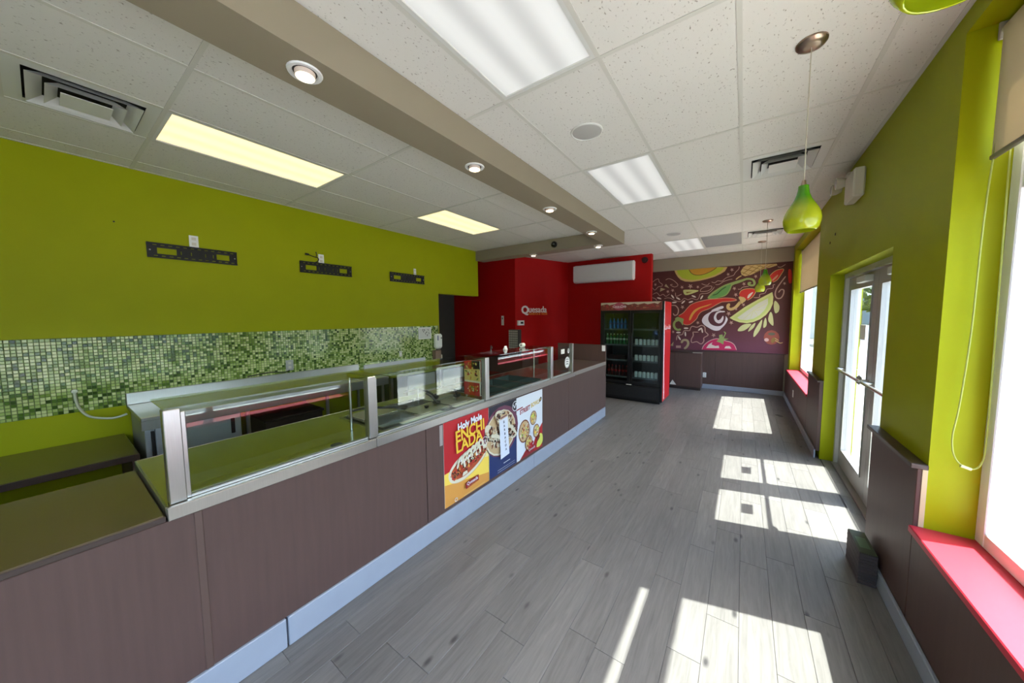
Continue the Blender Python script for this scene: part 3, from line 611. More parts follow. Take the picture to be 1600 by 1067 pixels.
  ('p','dusty',0,[(-0.115,2.11),(-0.145,2.114),(-0.155,2.082),(-0.163,2.117),(-0.194,2.122),(-0.169,2.139),(-0.177,2.175),(-0.152,2.15),(-0.128,2.168),(-0.138,2.135)]),
  ('p','dusty',0,[(0.692,2.306),(0.669,2.311),(0.662,2.285),(0.656,2.313),(0.634,2.317),(0.652,2.33),(0.646,2.358),(0.663,2.338),(0.681,2.351),(0.674,2.326)]),
  ('p','dusty',0,[(0.026,1.891),(-0,1.894),(-0.01,1.865),(-0.016,1.896),(-0.043,1.899),(-0.021,1.915),(-0.028,1.946),(-0.008,1.925),(0.015,1.941),(0.006,1.912)]),
  ('p','dusty',0,[(-1.148,1.863),(-1.183,1.868),(-1.196,1.831),(-1.205,1.87),(-1.241,1.874),(-1.211,1.894),(-1.22,1.933),(-1.192,1.906),(-1.163,1.926),(-1.175,1.89)]),
  ('p','dusty',0,[(-0.824,1.5),(-0.855,1.502),(-0.865,1.471),(-0.872,1.504),(-0.903,1.506),(-0.878,1.524),(-0.886,1.557),(-0.862,1.535),(-0.837,1.553),(-0.847,1.522)]),
  ('p','dusty',0,[(-1.345,1.28),(-1.372,1.281),(-1.382,1.253),(-1.389,1.283),(-1.417,1.285),(-1.394,1.301),(-1.401,1.331),(-1.379,1.311),(-1.355,1.327),(-1.366,1.299)]),
  ('p','dusty',0,[(-0.494,1.215),(-0.529,1.217),(-0.541,1.178),(-0.551,1.218),(-0.586,1.221),(-0.556,1.244),(-0.566,1.284),(-0.538,1.257),(-0.509,1.278),(-0.521,1.24)]),
  ('p','dusty',0,[(-0.225,1.699),(-0.261,1.702),(-0.274,1.663),(-0.283,1.705),(-0.319,1.709),(-0.288,1.73),(-0.298,1.772),(-0.27,1.744),(-0.241,1.765),(-0.253,1.727)]),
  ('p','dusty',0,[(-0.174,1.5),(-0.206,1.503),(-0.217,1.467),(-0.225,1.505),(-0.258,1.508),(-0.232,1.527),(-0.24,1.565),(-0.214,1.54),(-0.188,1.56),(-0.199,1.524)]),
  ('p','dusty',0,[(-0.109,1.804),(-0.132,1.807),(-0.139,1.782),(-0.146,1.809),(-0.168,1.812),(-0.15,1.825),(-0.156,1.852),(-0.138,1.834),(-0.118,1.847),(-0.127,1.822)]),
  ('p','khaki',0,[(-1.569,2.455),(-1.492,2.346),(-1.6,2.399)]),
  ('p','khaki',0,[(-1.686,2.369),(-1.577,2.328),(-1.7,2.271)]),
  ('p','khaki',0,[(-1.435,0.961),(-1.363,1.057),(-1.371,0.952)]),
  ('p','dusty',0,[(-1.308,0.966),(-1.204,0.971),(-1.202,0.913),(-1.306,0.908)]),
  ('f','limerind',0,[(-1.188,2.262),(-1.138,2.293),(-0.871,2.262),(-0.967,2.207),(-1.135,2.164)]),
  ('p','olive',0,[(-1.127,2.242),(-0.987,2.241),(-1.116,2.202)]),
 ],
}
# ------------------------------------------------------------------ ceiling fittings
def troffer(x0, y0, lens, label):
    x1, y1 = x0+0.615, y0+1.232
    t = thing('ceiling_light', label, 'ceiling light', ((x0+x1)/2, (y0+y1)/2, H), 'recessed fluorescent troffers')
    obj('housing', MB().box(x0+0.014, x1-0.014, y0+0.014, y1-0.014, H+0.03, H+0.042), OFFW, t)
    obj('frame', MB().holed(x0+0.006, x1-0.006, y0+0.006, y1-0.006, [(x0+0.034, x1-0.034, y0+0.034, y1-0.034)], H-0.002, H+0.03, 'z'), OFFW, t)
    obj('lens', MB().box(x0+0.034, x1-0.034, y0+0.034, y1-0.034, H+0.006, H+0.010), lens, t)
troffer(-3.755, GY[3], LENS_L, 'warm lit fluorescent panel over the kitchen, the one nearer the camera')
troffer(-3.755, GY[5], LENS_L, 'warm lit fluorescent panel over the kitchen, the one near the red wall')
troffer(-1.295, GY[3], LENS_R, 'white fluorescent panel cut by the top edge of the photo')
troffer(-1.295, GY[5], LENS_R, 'white fluorescent panel right of the bulkhead, in the middle distance')
troffer(-1.295, GY[8], LENS_R, 'white fluorescent panel close to the mural wall')
troffer(-3.755, GY[1], LENS_L, 'warm lit fluorescent panel over the kitchen behind the camera')
troffer(-1.295, GY[1], LENS_R, 'white fluorescent panel behind the camera')
rg = thing('return_air_grille', 'flat grey return air panel beside the far troffer', 'vent', (-0.37, GY[8]+0.6, H))
obj('panel', MB().box(-0.67, -0.075, GY[8]+0.01, GY[9]-0.13, H+0.0, H+0.014), mat('grey_perforated_panel', (150, 150, 148), 0.7, bump=0.5, bscale=400), rg)
obj('blank_tile', MB().box(-0.67, -0.075, GY[9]-0.12, GY[9]-0.01, H, H+0.014, 0.003), CTILE, rg)

def diffuser(x0, y0, s, label):
    c = thing('air_diffuser', label, 'vent', (x0+s/2, y0+s/2, H), 'square ceiling diffusers')
    obj('throat', MB().box(x0+0.03, x0+s-0.03, y0+0.03, y0+s-0.03, H+0.03, H+0.04), DARKHOLE, c)
    def ring(name, a, b, z0, z1):
        m_ = MB(); cx, cy = x0+s/2, y0+s/2
        o_ = [(cx-a, cy-a), (cx+a, cy-a), (cx+a, cy+a), (cx-a, cy+a)]; i_ = [(cx-b, cy-b), (cx+b, cy-b), (cx+b, cy+b), (cx-b, cy+b)]
        for k in range(4):
            l = (k+1) % 4
            m_.quad((*o_[k], z1), (*o_[l], z1), (*i_[l], z0), (*i_[k], z0)); m_.quad((*o_[k], z1+0.002), (*i_[k], z0+0.002), (*i_[l], z0+0.002), (*o_[l], z1+0.002))
        obj(name, m_, OFFW, c)
    ring('rim', s/2-0.008, s/2-0.075, H-0.001, H-0.001)
    ring('cone', s/2-0.085, s/2-0.145, H+0.022, H-0.020)
    ring('cone', s/2-0.150, s/2-0.200, H+0.018, H-0.026)
    cx, cy = x0+s/2, y0+s/2; q = s/2-0.205
    obj('center_plate', MB().box(cx-q, cx+q, cy-q, cy+q, H-0.030, H-0.026), OFFW, c)
diffuser(-0.065, GY[6]-0.61, 0.61, 'white square air diffuser behind the near pendant')
diffuser(-0.065, GY[8], 0.61, 'white square air diffuser near the mural wall')
diffuser(-3.755, GY[3]-0.61, 0.61, 'white square air diffuser over the kitchen at the left')

def speaker(x, y, label):
    c = thing('ceiling_speaker', label, 'speaker', (x, y, H), 'round ceiling speakers')
    obj('grille', MB().lathe([(0.0, -0.012), (0.06, -0.011), (0.098, -0.006), (0.104, -0.004)], (x, y, H), 28), mat('speaker_grille', (176, 174, 168), 0.7, bump=0.6, bscale=700), c)
    obj('rim', MB().lathe([(0.104, -0.004), (0.108, -0.009), (0.116, -0.006), (0.118, 0.0)], (x, y, H), 28), OFFW, c)
speaker(-1.005, 2.42, 'round ceiling speaker between the two near troffers')
speaker(-1.01, 6.19, 'round ceiling speaker in front of the far troffer')

# recessed downlights in the bulkhead
dl = thing('downlight', '', 'ceiling light', (0, 0, 0), 'recessed downlights in the bulkhead')
obj('trim_ring', MB().lathe([(0.052, 0.0), (0.056, -0.006), (0.072, -0.007), (0.076, 0.0)], (0, 0, 0), 24), WHITEP, dl)
obj('baffle', MB().lathe([(0.052, 0.0), (0.050, -0.002), (0.044, -0.001)], (0, 0, 0), 24), BLACKP, dl)
obj('lamp', MB().lathe([(0.044, -0.001), (0.044, -0.016), (0.040, -0.022)], (0, 0, 0), 24), mat('lamp_collar', (225, 205, 190), 0.4), dl)
obj('lamp_lens', MB().lathe([(0.040, -0.022), (0.030, -0.027), (0.0, -0.030)], (0, 0, 0), 24), BULB, dl)
dls = [(-1.755, 0.80), (-1.76, 2.02), (-1.77, 3.26), (-1.775, 4.48), (-2.02, 5.40), (-3.29, 5.42)]
for i, (x, y) in enumerate(dls):
    lb = ('%s lit recessed downlight from the camera along the taupe bulkhead' % ORD[i]) if i < 4 else ('lit recessed downlight at the bulkhead corner' if i == 4 else 'lit recessed downlight in front of the red wall')
    r_ = place(dl, (x, y, 2.85), lb, i == 0)
    ld = bpy.data.lights.new('downlight_beam', 'SPOT'); ld.energy = 22; ld.spot_size = radians(95); ld.spot_blend = 0.6; ld.color = (1.0, 0.86, 0.68); ld.shadow_soft_size = 0.04
    lo = bpy.data.objects.new('beam', ld); COL.objects.link(lo); lo.parent = r_; lo.location = (0, 0, -0.04)
dc = thing('dome_camera', 'small black dome camera on the taupe bulkhead face', 'camera', (-2.77, 5.27, 2.95))
obj('base', MB().lathe([(0.0, 0.0), (0.055, 0.0), (0.055, -0.02), (0.045, -0.026), (0.0, -0.026)], (-2.77, 5.27, 2.945), 20, 0, 'y'), BLACKP, dc)
obj('dome', MB().lathe([(0.042, -0.026), (0.036, -0.05), (0.02, -0.062), (0.0, -0.066)], (-2.77, 5.27, 2.945), 20, 0, 'y'), mat('smoked_dome', (10, 10, 12), 0.06), dc)

# ------------------------------------------------------------------ pendants
def pend_mat():
    M = mat('green_blown_glass', (130, 170, 20), 0.12, coat=0.8); T = M.node_tree; b = T.nodes['Principled BSDF']
    tc = T.nodes.new('ShaderNodeTexCoord'); sp = T.nodes.new('ShaderNodeSeparateXYZ'); T.links.new(tc.outputs['Object'], sp.inputs[0])
    rp = T.nodes.new('ShaderNodeMapRange'); rp.inputs[1].default_value = -0.90; rp.inputs[2].default_value = -0.70; T.links.new(sp.outputs['Z'], rp.inputs[0])
    cr = T.nodes.new('ShaderNodeValToRGB'); e = cr.color_ramp.elements
    e[0].position = 0.35; e[0].color = lin((196, 206, 40)); e[1].position = 0.72; e[1].color = lin((92, 172, 24))
    T.links.new(rp.outputs[0], cr.inputs[0]); T.links.new(cr.outputs[0], b.inputs['Base Color'])
    b.inputs['Subsurface Weight'].default_value = 0.0
    tr = T.nodes.new('ShaderNodeBsdfTranslucent'); T.links.new(cr.outputs[0], tr.inputs[0])
    mx = T.nodes.new('ShaderNodeMixShader'); mx.inputs[0].default_value = 0.45
    T.links.new(b.outputs[0], mx.inputs[1]); T.links.new(tr.outputs[0], mx.inputs[2]); T.links.new(mx.outputs[0], T.nodes['Material Output'].inputs[0])
    return M
PGL = pend_mat(); NICK = mat('brushed_nickel', (170, 150, 132), 0.3, 1.0)
pd = thing('pendant_light', '', 'pendant light', (0, 0, 0), 'green glass pendants along the windows')
obj('canopy', MB().lathe([(0.0, -0.026), (0.03, -0.025), (0.056, -0.018), (0.064, -0.008), (0.064, 0.0)], (0, 0, 0), 24), NICK, pd)
obj('cord', MB().tube([(0, 0, -0.025), (0, 0, -0.69)], 0.0028, 6), mat('clear_cord', (176, 170, 150), 0.4), pd)
obj('socket_cap', MB().lathe([(0.0, -0.672), (0.008, -0.675), (0.012, -0.70), (0.02, -0.706), (0.0, -0.707)], (0, 0, 0), 14), NICK, pd)
sh = [(0.021, -0.702), (0.0225, -0.72), (0.027, -0.745), (0.036, -0.77), (0.050, -0.795), (0.064, -0.820), (0.074, -0.845), (0.0785, -0.870), (0.077, -0.892), (0.070, -0.915), (0.060, -0.930)]
obj('glass_shade', MB().lathe(sh + [(0.057, -0.931)] + [(r-0.004, z) for r, z in sh[::-1]], (0, 0, 0), 32), PGL, pd)
for i, (x, y, lb) in enumerate([(0.232, 2.32, 'green teardrop glass pendant hanging before the entrance door'), (0.24, 6.15, 'green teardrop glass pendant far back, the nearer of two overlapping the mural'),
                                (0.235, 7.8, 'green teardrop glass pendant nearest the mural wall'), (0.225, 0.72, 'green glass pendant cut by the top edge of the photo')]):
    place(pd, (x, y, H), lb, i == 0)

# ------------------------------------------------------------------ wall-mounted things, kitchen wall
wx = XL
# mosaic band
cols = [(198, 208, 146), (164, 184, 110), (116, 142, 62), (80, 110, 40), (56, 82, 30)]; wts = [0.30, 0.30, 0.2, 0.12, 0.08]
MT = [mat('mosaic_glass_%d' % i, c, 0.12, var=0.08, vscale=30, spec=0.6) for i, c in enumerate(cols)]
pt = 0.0262; z0m, nr = 0.905, 24; rn = random.Random(11)
protos = [MB().box(0, 0.006, 0, pt-0.003, 0, pt-0.003, 0.0015).mesh('tile', MT[i]) for i in range(5)]
obj('grout', MB().box(wx, wx+0.0025, -1.3, 4.20, z0m-0.002, z0m+nr*pt), mat('mosaic_grout', (96, 112, 66), 0.8), wall_left)
rest = MB(); ncol = int(5.5/pt)
for c in range(ncol):
    for r in range(nr):
        i = rn.choices(range(5), wts)[0]; y = -1.3 + c*pt; z = z0m + r*pt
        if -0.08 < y < 0.245:
            o = bpy.data.objects.new('tile', protos[i]); COL.objects.link(o); o.location = (wx+0.002, y, z+rn.uniform(-.0006, .0006)); o.parent = wall_left
        else:
            b = 0.0015; s = pt-0.003; x = wx+0.002
            rest.add([(x, y, z), (x, y+s, z), (x, y+s, z+s), (x, y, z+s), (x+.006, y+b, z+b), (x+.006, y+s-b, z+b), (x+.006, y+s-b, z+s-b), (x+.006, y+b, z+s-b)],
                     [(4,5,6,7), (0,1,5,4), (1,2,6,5), (2,3,7,6), (3,0,4,7)], i)
ro = obj('mosaic_tiles', rest, MT, wall_left); ro['kind'] = 'stuff'
# tv brackets
def bracket(y0, y1, z0, z1, label, outl, lab2):
    t = thing('tv_bracket', label, 'tv bracket', (wx, (y0+y1)/2, z0), 'black flat television wall brackets')
    w_ = y1-y0; h_ = z1-z0; Y = lambda u: y0+u*w_; Z = lambda v: z0+v*h_
    holes = [(Y(.10), Y(.30), Z(.27), Z(.70)), (Y(.745), Y(.905), Z(.27), Z(.70))]
    for u in [.06+.078*k for k in range(12)]:
        holes += [(Y(u), Y(u+.04), Z(.86), Z(.91)), (Y(u+.005), Y(u+.045), Z(.10), Z(.15))]
    for u in (.34, .45, .61, .70): holes.append((Y(u), Y(u+.012), Z(.35), Z(.6)))
    obj('plate', MB().holed(y0, y1, z0, z1, holes, wx+0.004, wx+0.012, 'x'), BLACKM, t)
    obj('lip', MB().box(wx+0.004, wx+0.022, y0, y1, z1-0.006, z1+0.004).box(wx+0.004, wx+0.022, y0, y1, z0-0.004, z0+0.006), BLACKM, t)
    for u in (.03, .97): obj('end_bolt', MB().lathe([(0, .018), (.006, .018), (.007, .012)], (wx, Y(u), Z(.5)), 8, 0, 'x'), STEEL, t)
def outlet(y, z, label, nrm='x', pos=None, w_=0.07, h_=0.115, plate=WHITEP):
    t = thing('wall_outlet', label, 'outlet', (wx, y, z) if nrm == 'x' else pos)
    x = wx if nrm == 'x' and pos is None else pos[0]
    if nrm == 'x':
        obj('cover_plate', MB().box(x+0.0, x+0.006, y-w_/2, y+w_/2, z-h_/2, z+h_/2, 0.002), plate, t)
        for s in (-1, 1): obj('socket', MB().box(x+0.006, x+0.009, y-0.017, y+0.017, z+s*0.026-0.014, z+s*0.026+0.014, 0.004), mat('ivory_socket', (206, 200, 184), 0.4), t)
    return t
bracket(0.612, 1.285, 2.272, 2.405, 'black tv wall bracket nearest the camera on the green wall', None, None)
bracket(1.915, 2.585, 2.268, 2.405, 'middle black tv wall bracket with a loose cable above', None, None)
bracket(3.21, 3.89, 2.264, 2.402, 'black tv wall bracket nearest the kitchen doorway', None, None)
outlet(0.945, 2.468, 'white outlet above the nearest tv bracket')
outlet(2.18, 2.462, 'white outlet above the middle tv bracket', h_=0.12)
outlet(3.70, 2.452, 'white outlet above the tv bracket near the doorway', w_=0.05)
cbx = wx+0.012
tag(obj('loose_cable', MB().tube(smooth_path([(cbx, 2.09, 2.40), (cbx+.01, 2.13, 2.43), (cbx+.015, 2.13, 2.465), (cbx+.01, 2.07, 2.48), (cbx+.01, 2.01, 2.495)]), 0.006, 6).lathe([(0, -.02), (.013, -.02), (.013, .02), (0, .02)], (cbx+.01, 2.0, 2.497), 8, 0, 'y')
    .tube(smooth_path([(cbx+.012, 2.11, 2.475), (cbx+.012, 2.115, 2.51), (cbx+.012, 2.11, 2.54)]), [.005]*8+[.012], 6), BLACKP), 'loose black cable with plugs above the middle tv bracket', 'cable')
outlet(1.737, 1.105, 'steel-plated outlet on the mosaic above the steel counter', plate=STEEL, w_=0.085, h_=0.13, pos=(wx+0.008, 0, 0))
outlet(3.36, 1.09, 'small white outlet on the mosaic near the doorway', pos=(wx+0.008, 0, 0), w_=0.05, h_=0.09)
nt_ = thing('framed_notice', 'white framed hand-washing notice on the mosaic', 'notice', (wx+0.008, 3.87, 1.30))
obj('frame', MB().holed(3.73, 4.01, 1.305, 1.51, [(3.745, 3.995, 1.32, 1.495)], wx+0.008, wx+0.02, 'x'), WHITEP, nt_)
fn = Flat(lambda a, b, l: (wx+0.0125+l*0.0003, a, b), {'p': (205, 205, 200), 'g': (128, 126, 124), 'd': (84, 82, 80)})
fn.poly('p', [(3.745, 1.32), (3.995, 1.32), (3.995, 1.495), (3.745, 1.495)])
for q in range(9): fn.ell('g' if q % 2 else 'd', rn.uniform(3.77, 3.97), rn.uniform(1.345, 1.47), .02, .008, rn.uniform(0, 3))
fn.build('print', nt_)
sp_ = thing('soap_dispenser', 'white wall soap dispenser beside the kitchen doorway', 'soap dispenser', (wx+0.008, 4.13, 1.12))
obj('body', MB().box(wx+0.008, wx+0.11, 4.05, 4.21, 1.12, 1.385, 0.03), WHITEP, sp_)
obj('window', MB().box(wx+0.109, wx+0.112, 4.075, 4.095, 1.27, 1.36), mat('blue_grey_insert', (70, 84, 120), 0.3), sp_)
obj('button', MB().lathe([(0, .004), (.012, .003), (.013, 0)], (wx+0.11, 4.165, 1.31), 10, 0, 'x'), BLACKP, sp_)
obj('spout', MB().box(wx+0.03, wx+0.09, 4.09, 4.17, 1.095, 1.122, 0.008), mat('grey_spout', (130, 128, 126), 0.4), sp_)
tb = thing('towel_box', 'brown cardboard sleeve under the soap dispenser', 'box', (wx+0.01, 4.12, 0.905))
obj('sleeve', MB().box(wx+0.012, wx+0.10, 4.03, 4.165, 0.905, 1.09, 0.003), mat('kraft_card', (132, 108, 92), 0.85, var=0.06), tb)
obj('label_card', MB().box(wx+0.02, wx+0.09, 4.167, 4.20, 0.91, 1.0, 0.003), mat('pale_card', (196, 190, 170), 0.8), tb)

# conduit
tag(obj('conduit', MB().tube(smooth_path([(wx+.012, 0.125, 1.075), (wx+.03, 0.128, 1.0), (wx+.06, 0.145, 0.93), (wx+.10, 0.19, 0.865), (wx+.14, 0.28, 0.835), (wx+.15, 0.34, 0.835), (wx+.15, 0.388, 0.85)]), 0.010, 8)
    .lathe([(0, 0), (.02, 0), (.018, .02), (0, .022)], (wx+.008, 0.125, 1.085), 10, 0, 'x'), mat('grey_flex_conduit', (178, 182, 160), 0.4, 0.3, bump=0.6, bscale=200)), 'grey flexible conduit looping from the mosaic to the steel counter', 'cable')
# ------------------------------------------------------------------ kitchen-side furniture
sf = thing('wall_shelf', 'brown laminate shelf counter against the green wall at the left', 'shelf', (-4.2, -0.4, 0))
obj('top', MB().box(-4.598, -3.80, -1.4, 0.375, 0.60, 0.648, 0.004), BROWNT, sf)
obj('front_edge', MB().box(-3.802, -3.795, -1.4, 0.375, 0.60, 0.645), DKBROWN, sf)
for y in (-1.3, 0.34): obj('side_panel', MB().box(-4.59, -3.86, y, y+0.025, 0, 0.60), BROWN, sf)

sc_ = thing('steel_counter', 'stainless steel prep counter with backsplash under the mosaic', 'counter', (-4.2, 1.5, 0))
obj('top', MB().box(-4.585, -3.85, 0.40, 2.62, 0.875, 0.905, 0.004), STEEL, sc_)
obj('backsplash', MB().box(-4.585, -4.565, 0.40, 2.62, 0.905, 1.015, 0.004), STEEL, sc_)
obj('apron', MB().box(-3.87, -3.855, 0.40, 2.62, 0.80, 0.875, 0.002), STEEL, sc_)
CABS = mat('satin_grey_cabinet', (150, 154, 158), 0.35, 0.35)
fr_ = obj('cabinet', MB().box(-4.56, -3.90, 0.42, 1.04, 0.12, 0.865, 0.004), CABS, sc_)
for a, b in ((0.475, 1.03),):
    d_ = obj('door', MB().box(-3.898, -3.872, a, b, 0.14, 0.80, 0.004), CABS, fr_)
obj('handle', MB().box(-3.874, -3.866, 0.955, 0.985, 0.62, 0.76, 0.003), BLACKP, fr_)
obj('hinge', MB().box(-3.895, -3.868, 0.452, 0.470, 0.42, 0.78, 0.002), BLACKP, fr_)
for y in (1.10, 1.85, 2.57):
    for x in (-4.52, -3.92): obj('leg', MB().tube([(x, y, 0), (x, y, 0.875)], 0.018, 10), STEEL, sc_)
obj('undershelf', MB().box(-4.55, -3.90, 1.08, 2.60, 0.20, 0.222, 0.003), STEEL, sc_)
bx_ = thing('storage_bin', 'black bin standing under the steel prep counter', 'bin', (-4.2, 1.6, 0.222))
obj('body', MB().prism([(-4.42, 0.222), (-3.98, 0.222), (-3.94, 0.62), (-4.46, 0.62)], 1.25, 1.80, 'y'), BLACKP, bx_)
obj('lid', MB().box(-4.47, -3.93, 1.23, 1.82, 0.62, 0.65, 0.008), BLACKP, bx_)
tag(obj('power_cord', MB().tube(smooth_path([(-4.56, 1.30, 1.03), (-4.555, 1.42, 1.045), (-4.556, 1.55, 1.05), (-4.55, 1.66, 1.03), (-4.55, 1.72, 1.05)]), 0.006, 6), BLACKP), 'thin black power cord lying along the steel backsplash', 'cable')

lc = thing('laminate_counter', 'green-tinted laminate counter between the steel counter and the doorway', 'counter', (-4.2, 3.4, 0))
obj('top', MB().box(-4.585, -3.86, 2.66, 4.20, 0.865, 0.90, 0.004), mat('olive_laminate', (132, 140, 52), 0.15, coat=0.5), lc)
obj('upstand', MB().box(-4.585, -4.56, 2.70, 3.85, 0.90, 0.985, 0.004), mat('white_upstand', (196, 198, 202), 0.35), lc)
for y in (2.70, 4.14):
    for x in (-4.52, -3.92): obj('leg', MB().box(x-.02, x+.02, y-.02, y+.02, 0, 0.865), STEEL, lc)
for a, b in ((2.95, 3.45), (3.62, 4.08)): obj('door', MB().box(-3.90, -3.875, a, b, 0.12, 0.845, 0.004), mat('grey_door_reflection', (168, 168, 166), 0.35), lc)  # grey panels stand in for the entrance door panes reflected in the guard glass
obj('underside_wall', MB().box(-4.57, -4.55, 2.72, 4.12, 0.05, 0.86), mat('shaded_green_sheet', (70, 84, 20), 0.6), lc)  # stands in for the green wall seen underneath, its shade put into the colour
dp = thing('drink_station', 'dark steel sink unit in front of the red hall wall', 'counter', (-4.2, 5.7, 0))
obj('body', MB().box(-4.55, -3.55, 5.42, 6.05, 0, 0.86, 0.006), BROWN, dp)
obj('top', MB().box(-4.58, -3.52, 5.38, 6.08, 0.86, 0.90, 0.004), mat('dark_worktop', (52, 50, 46), 0.25), dp)
fa = thing('faucet', 'small chrome faucet on the dark sink unit by the doorway', 'faucet', (-4.45, 5.5, 0.90))
obj('spout', MB().tube(smooth_path([(-4.45, 5.55, 0.90), (-4.45, 5.55, 1.0), (-4.43, 5.53, 1.06), (-4.38, 5.49, 1.06), (-4.35, 5.47, 1.02)]), 0.012, 8), STEEL, fa)
obj('base', MB().lathe([(0, .03), (.022, .028), (.026, 0)], (-4.45, 5.55, 0.90), 12), STEEL, fa)
tp = thing('tiled_post', 'short post clad in small silver tiles before the red wall', 'post', (-4.05, 5.9, 0.9))
obj('core', MB().box(-4.17, -3.93, 5.83, 5.96, 0.90, 1.41), mat('post_core', (44, 40, 38), 0.6), tp)
tl = MB()
for i in range(5):
    for k in range(10): tl.box(-4.168+i*0.048, -4.168+i*0.048+.038, 5.822, 5.831, 0.905+k*0.05, 0.905+k*0.05+.040)
obj('silver_tiles', tl, mat('silver_tile', (176, 172, 164), 0.3, 0.35), tp)['kind'] = 'stuff'

# ------------------------------------------------------------------ service counter
XF = -1.862
ct = thing('service_counter', 'long brown laminate service counter with pale kick board', 'counter', (-2.2, 2.2, 0))
obj('carcass', MB().box(-2.60, XF-0.022, -1.6, 5.36, 0.02, 0.80), mat('dark_carcass', (44, 38, 34), 0.7), ct)
js = [-1.6, -0.89, 0.33, 1.555, 2.775, 3.965, 5.373]
for i in range(6):
    top = 0.872 if js[i] >= 0.3 else 0.872
    obj('front_panel', MB().box(XF-0.022, XF, js[i]+0.0025, js[i+1]-0.0025, 0.155, top, 0.0025), BROWN, ct)
obj('joint_strip', MB().box(XF-0.004, XF+0.004, 0.316, 0.344, 0.155, 0.872, 0.003), mat('brown_strip', (84, 62, 54), 0.5), ct)
for a, b in ((-1.6, 0.62), (0.628, 3.05), (3.054, 5.373)): obj('kick_board', MB().box(XF-0.02, XF+0.012, a, b, 0, 0.155, 0.004), BASEB, ct)
obj('rear_panel', MB().box(-2.625, -2.60, -1.6, 5.36, 0.05, 0.86), BROWN, ct)
cpe = thing('end_panel', 'upright brown laminate panel at the far end of the service counter', 'panel', (-2.3, 5.39, 0.16))
obj('panel', MB().box(-2.75, XF+0.002, 5.375, 5.405, 0.16, 1.20, 0.003), BROWN, cpe)
obj('edge_band', MB().box(-2.75, XF+0.002, 5.374, 5.406, 1.198, 1.203), DKBROWN, cpe)
rt_ = thing('counter_top', 'dark register top between the glass guard and the end panel', 'countertop', (-2.25, 4.75, 0.875))
obj('top', MB().box(-2.66, XF+0.004, 4.133, 5.372, 0.885, 0.925, 0.003), mat('dark_register_top', (62, 54, 50), 0.3), rt_)
obj('front_edge', MB().box(XF-0.002, XF+0.006, 4.133, 5.372, 0.875, 0.93), mat('taupe_edge', (128, 118, 110), 0.45), rt_)
ep = thing('wall_switch', 'white plate on the edge of the brown counter end panel', 'switch', (-1.89, 5.37, 1.10))
obj('plate', MB().box(-1.925, -1.868, 5.366, 5.374, 1.10, 1.195, 0.003), WHITEP, ep); obj('toggle', MB().box(-1.905, -1.889, 5.360, 5.367, 1.13, 1.16, 0.002), WHITEP, ep)

lt = thing('counter_top', 'glossy brown laminate top on the near end of the counter', 'countertop', (-2.25, -0.7, 0.86))
obj('top', MB().box(-2.56, XF+0.006, -1.6, 0.236, 0.873, 0.902, 0.006), BROWNT, lt)
obj('edge_band', MB().box(XF+0.004, XF+0.0085, -1.6, 0.236, 0.877, 0.898, 0.002), DKBROWN, lt)

wt = thing('steel_worktop', 'steel-edged worktop with food wells under the glass guard', 'countertop', (-2.25, 2.2, 0.875))
WELL = [(-2.46, -1.96, 1.27, 2.24), (-2.46, -1.96, 2.40, 3.42)]
obj('top', MB().holed(-2.63, -1.862, 0.245, 4.125, [(a-.022, b+.022, c-.022, d+.022) for a, b, c, d in WELL], 0.905, 0.928, 'z'), STEELT, wt)
obj('front_edge', MB().box(-1.863, -1.848, 0.24, 1.157, 0.874, 0.929, 0.003).box(-1.863, -1.848, 1.160, 4.13, 0.874, 0.929, 0.003), STEEL, wt)
obj('side_edge', MB().box(-2.63, -1.863, 0.238, 0.247, 0.885, 0.929, 0.002), STEEL, wt)
obj('rear_edge', MB().box(-2.636, -2.628, 0.245, 4.125, 0.885, 0.929, 0.002), STEEL, wt)
for (x0, x1, y0, y1) in WELL:
    ww = MB().box(x0, x0+.004, y0, y1, .80, .872).box(x1-.004, x1, y0, y1, .80, .872).box(x0, x1, y0, y0+.004, .80, .872).box(x0, x1, y1-.004, y1, .80, .872).box(x0, x1, y0, y1, .80, .804)
    obj('well_wall', MB().holed(x0-.004, x1+.004, y0-.004, y1+.004, [(x0, x1, y0, y1)], .873, .927, 'z'), STEEL, wt)
    obj('well', ww, STEEL, ct)
    obj('well_rim', MB().holed(x0-.022, x1+.022, y0-.022, y1+.022, [(x0, x1, y0, y1)], .921, .928, 'z'), STEEL, wt)
obj('grommet', MB().lathe([(.034, .0), (.034, .001), (.024, .0015), (.0, .0012)], (-1.96, 0.966, 0.928), 20), BLACKP, wt)

def pan(x0, x1, y0, y1, label, lid, deep=0.06, m_=STEEL):
    t = thing('food_pan', label, 'food pan', ((x0+x1)/2, (y0+y1)/2, .935-deep), 'food pans in the counter wells')
    w_ = .003; z1 = .938; z0 = z1-deep
    b_ = MB().box(x0+.01, x0+.01+w_, y0+.01, y1-.01, z0, z1).box(x1-.01-w_, x1-.01, y0+.01, y1-.01, z0, z1).box(x0+.01, x1-.01, y0+.01, y0+.01+w_, z0, z1).box(x0+.01, x1-.01, y1-.01-w_, y1-.01, z0, z1).box(x0+.01, x1-.01, y0+.01, y1-.01, z0, z0+w_)
    obj('body', b_, m_, t)
    obj('rim', MB().holed(x0+.002, x1-.002, y0+.002, y1-.002, [(x0+.013, x1-.013, y0+.013, y1-.013)], z1-.002, z1+.002, 'z'), m_, t)
    if lid:
        l_ = obj('lid', MB().box(x0+.012, x1-.012, y0+.012, y1-.012, z1+.002, z1+.010, .003), mat('clear_grey_lid', (150, 150, 140), 0.2, 0.3), t)
        cx, cy = (x0+x1)/2, (y0+y1)/2
        obj('knob', MB().lathe([(0, .024), (.016, .022), (.02, .014), (.012, .004), (.012, 0)], (cx, cy, z1+.009), 12), BLACKP if lid == 2 else STEEL, l_)
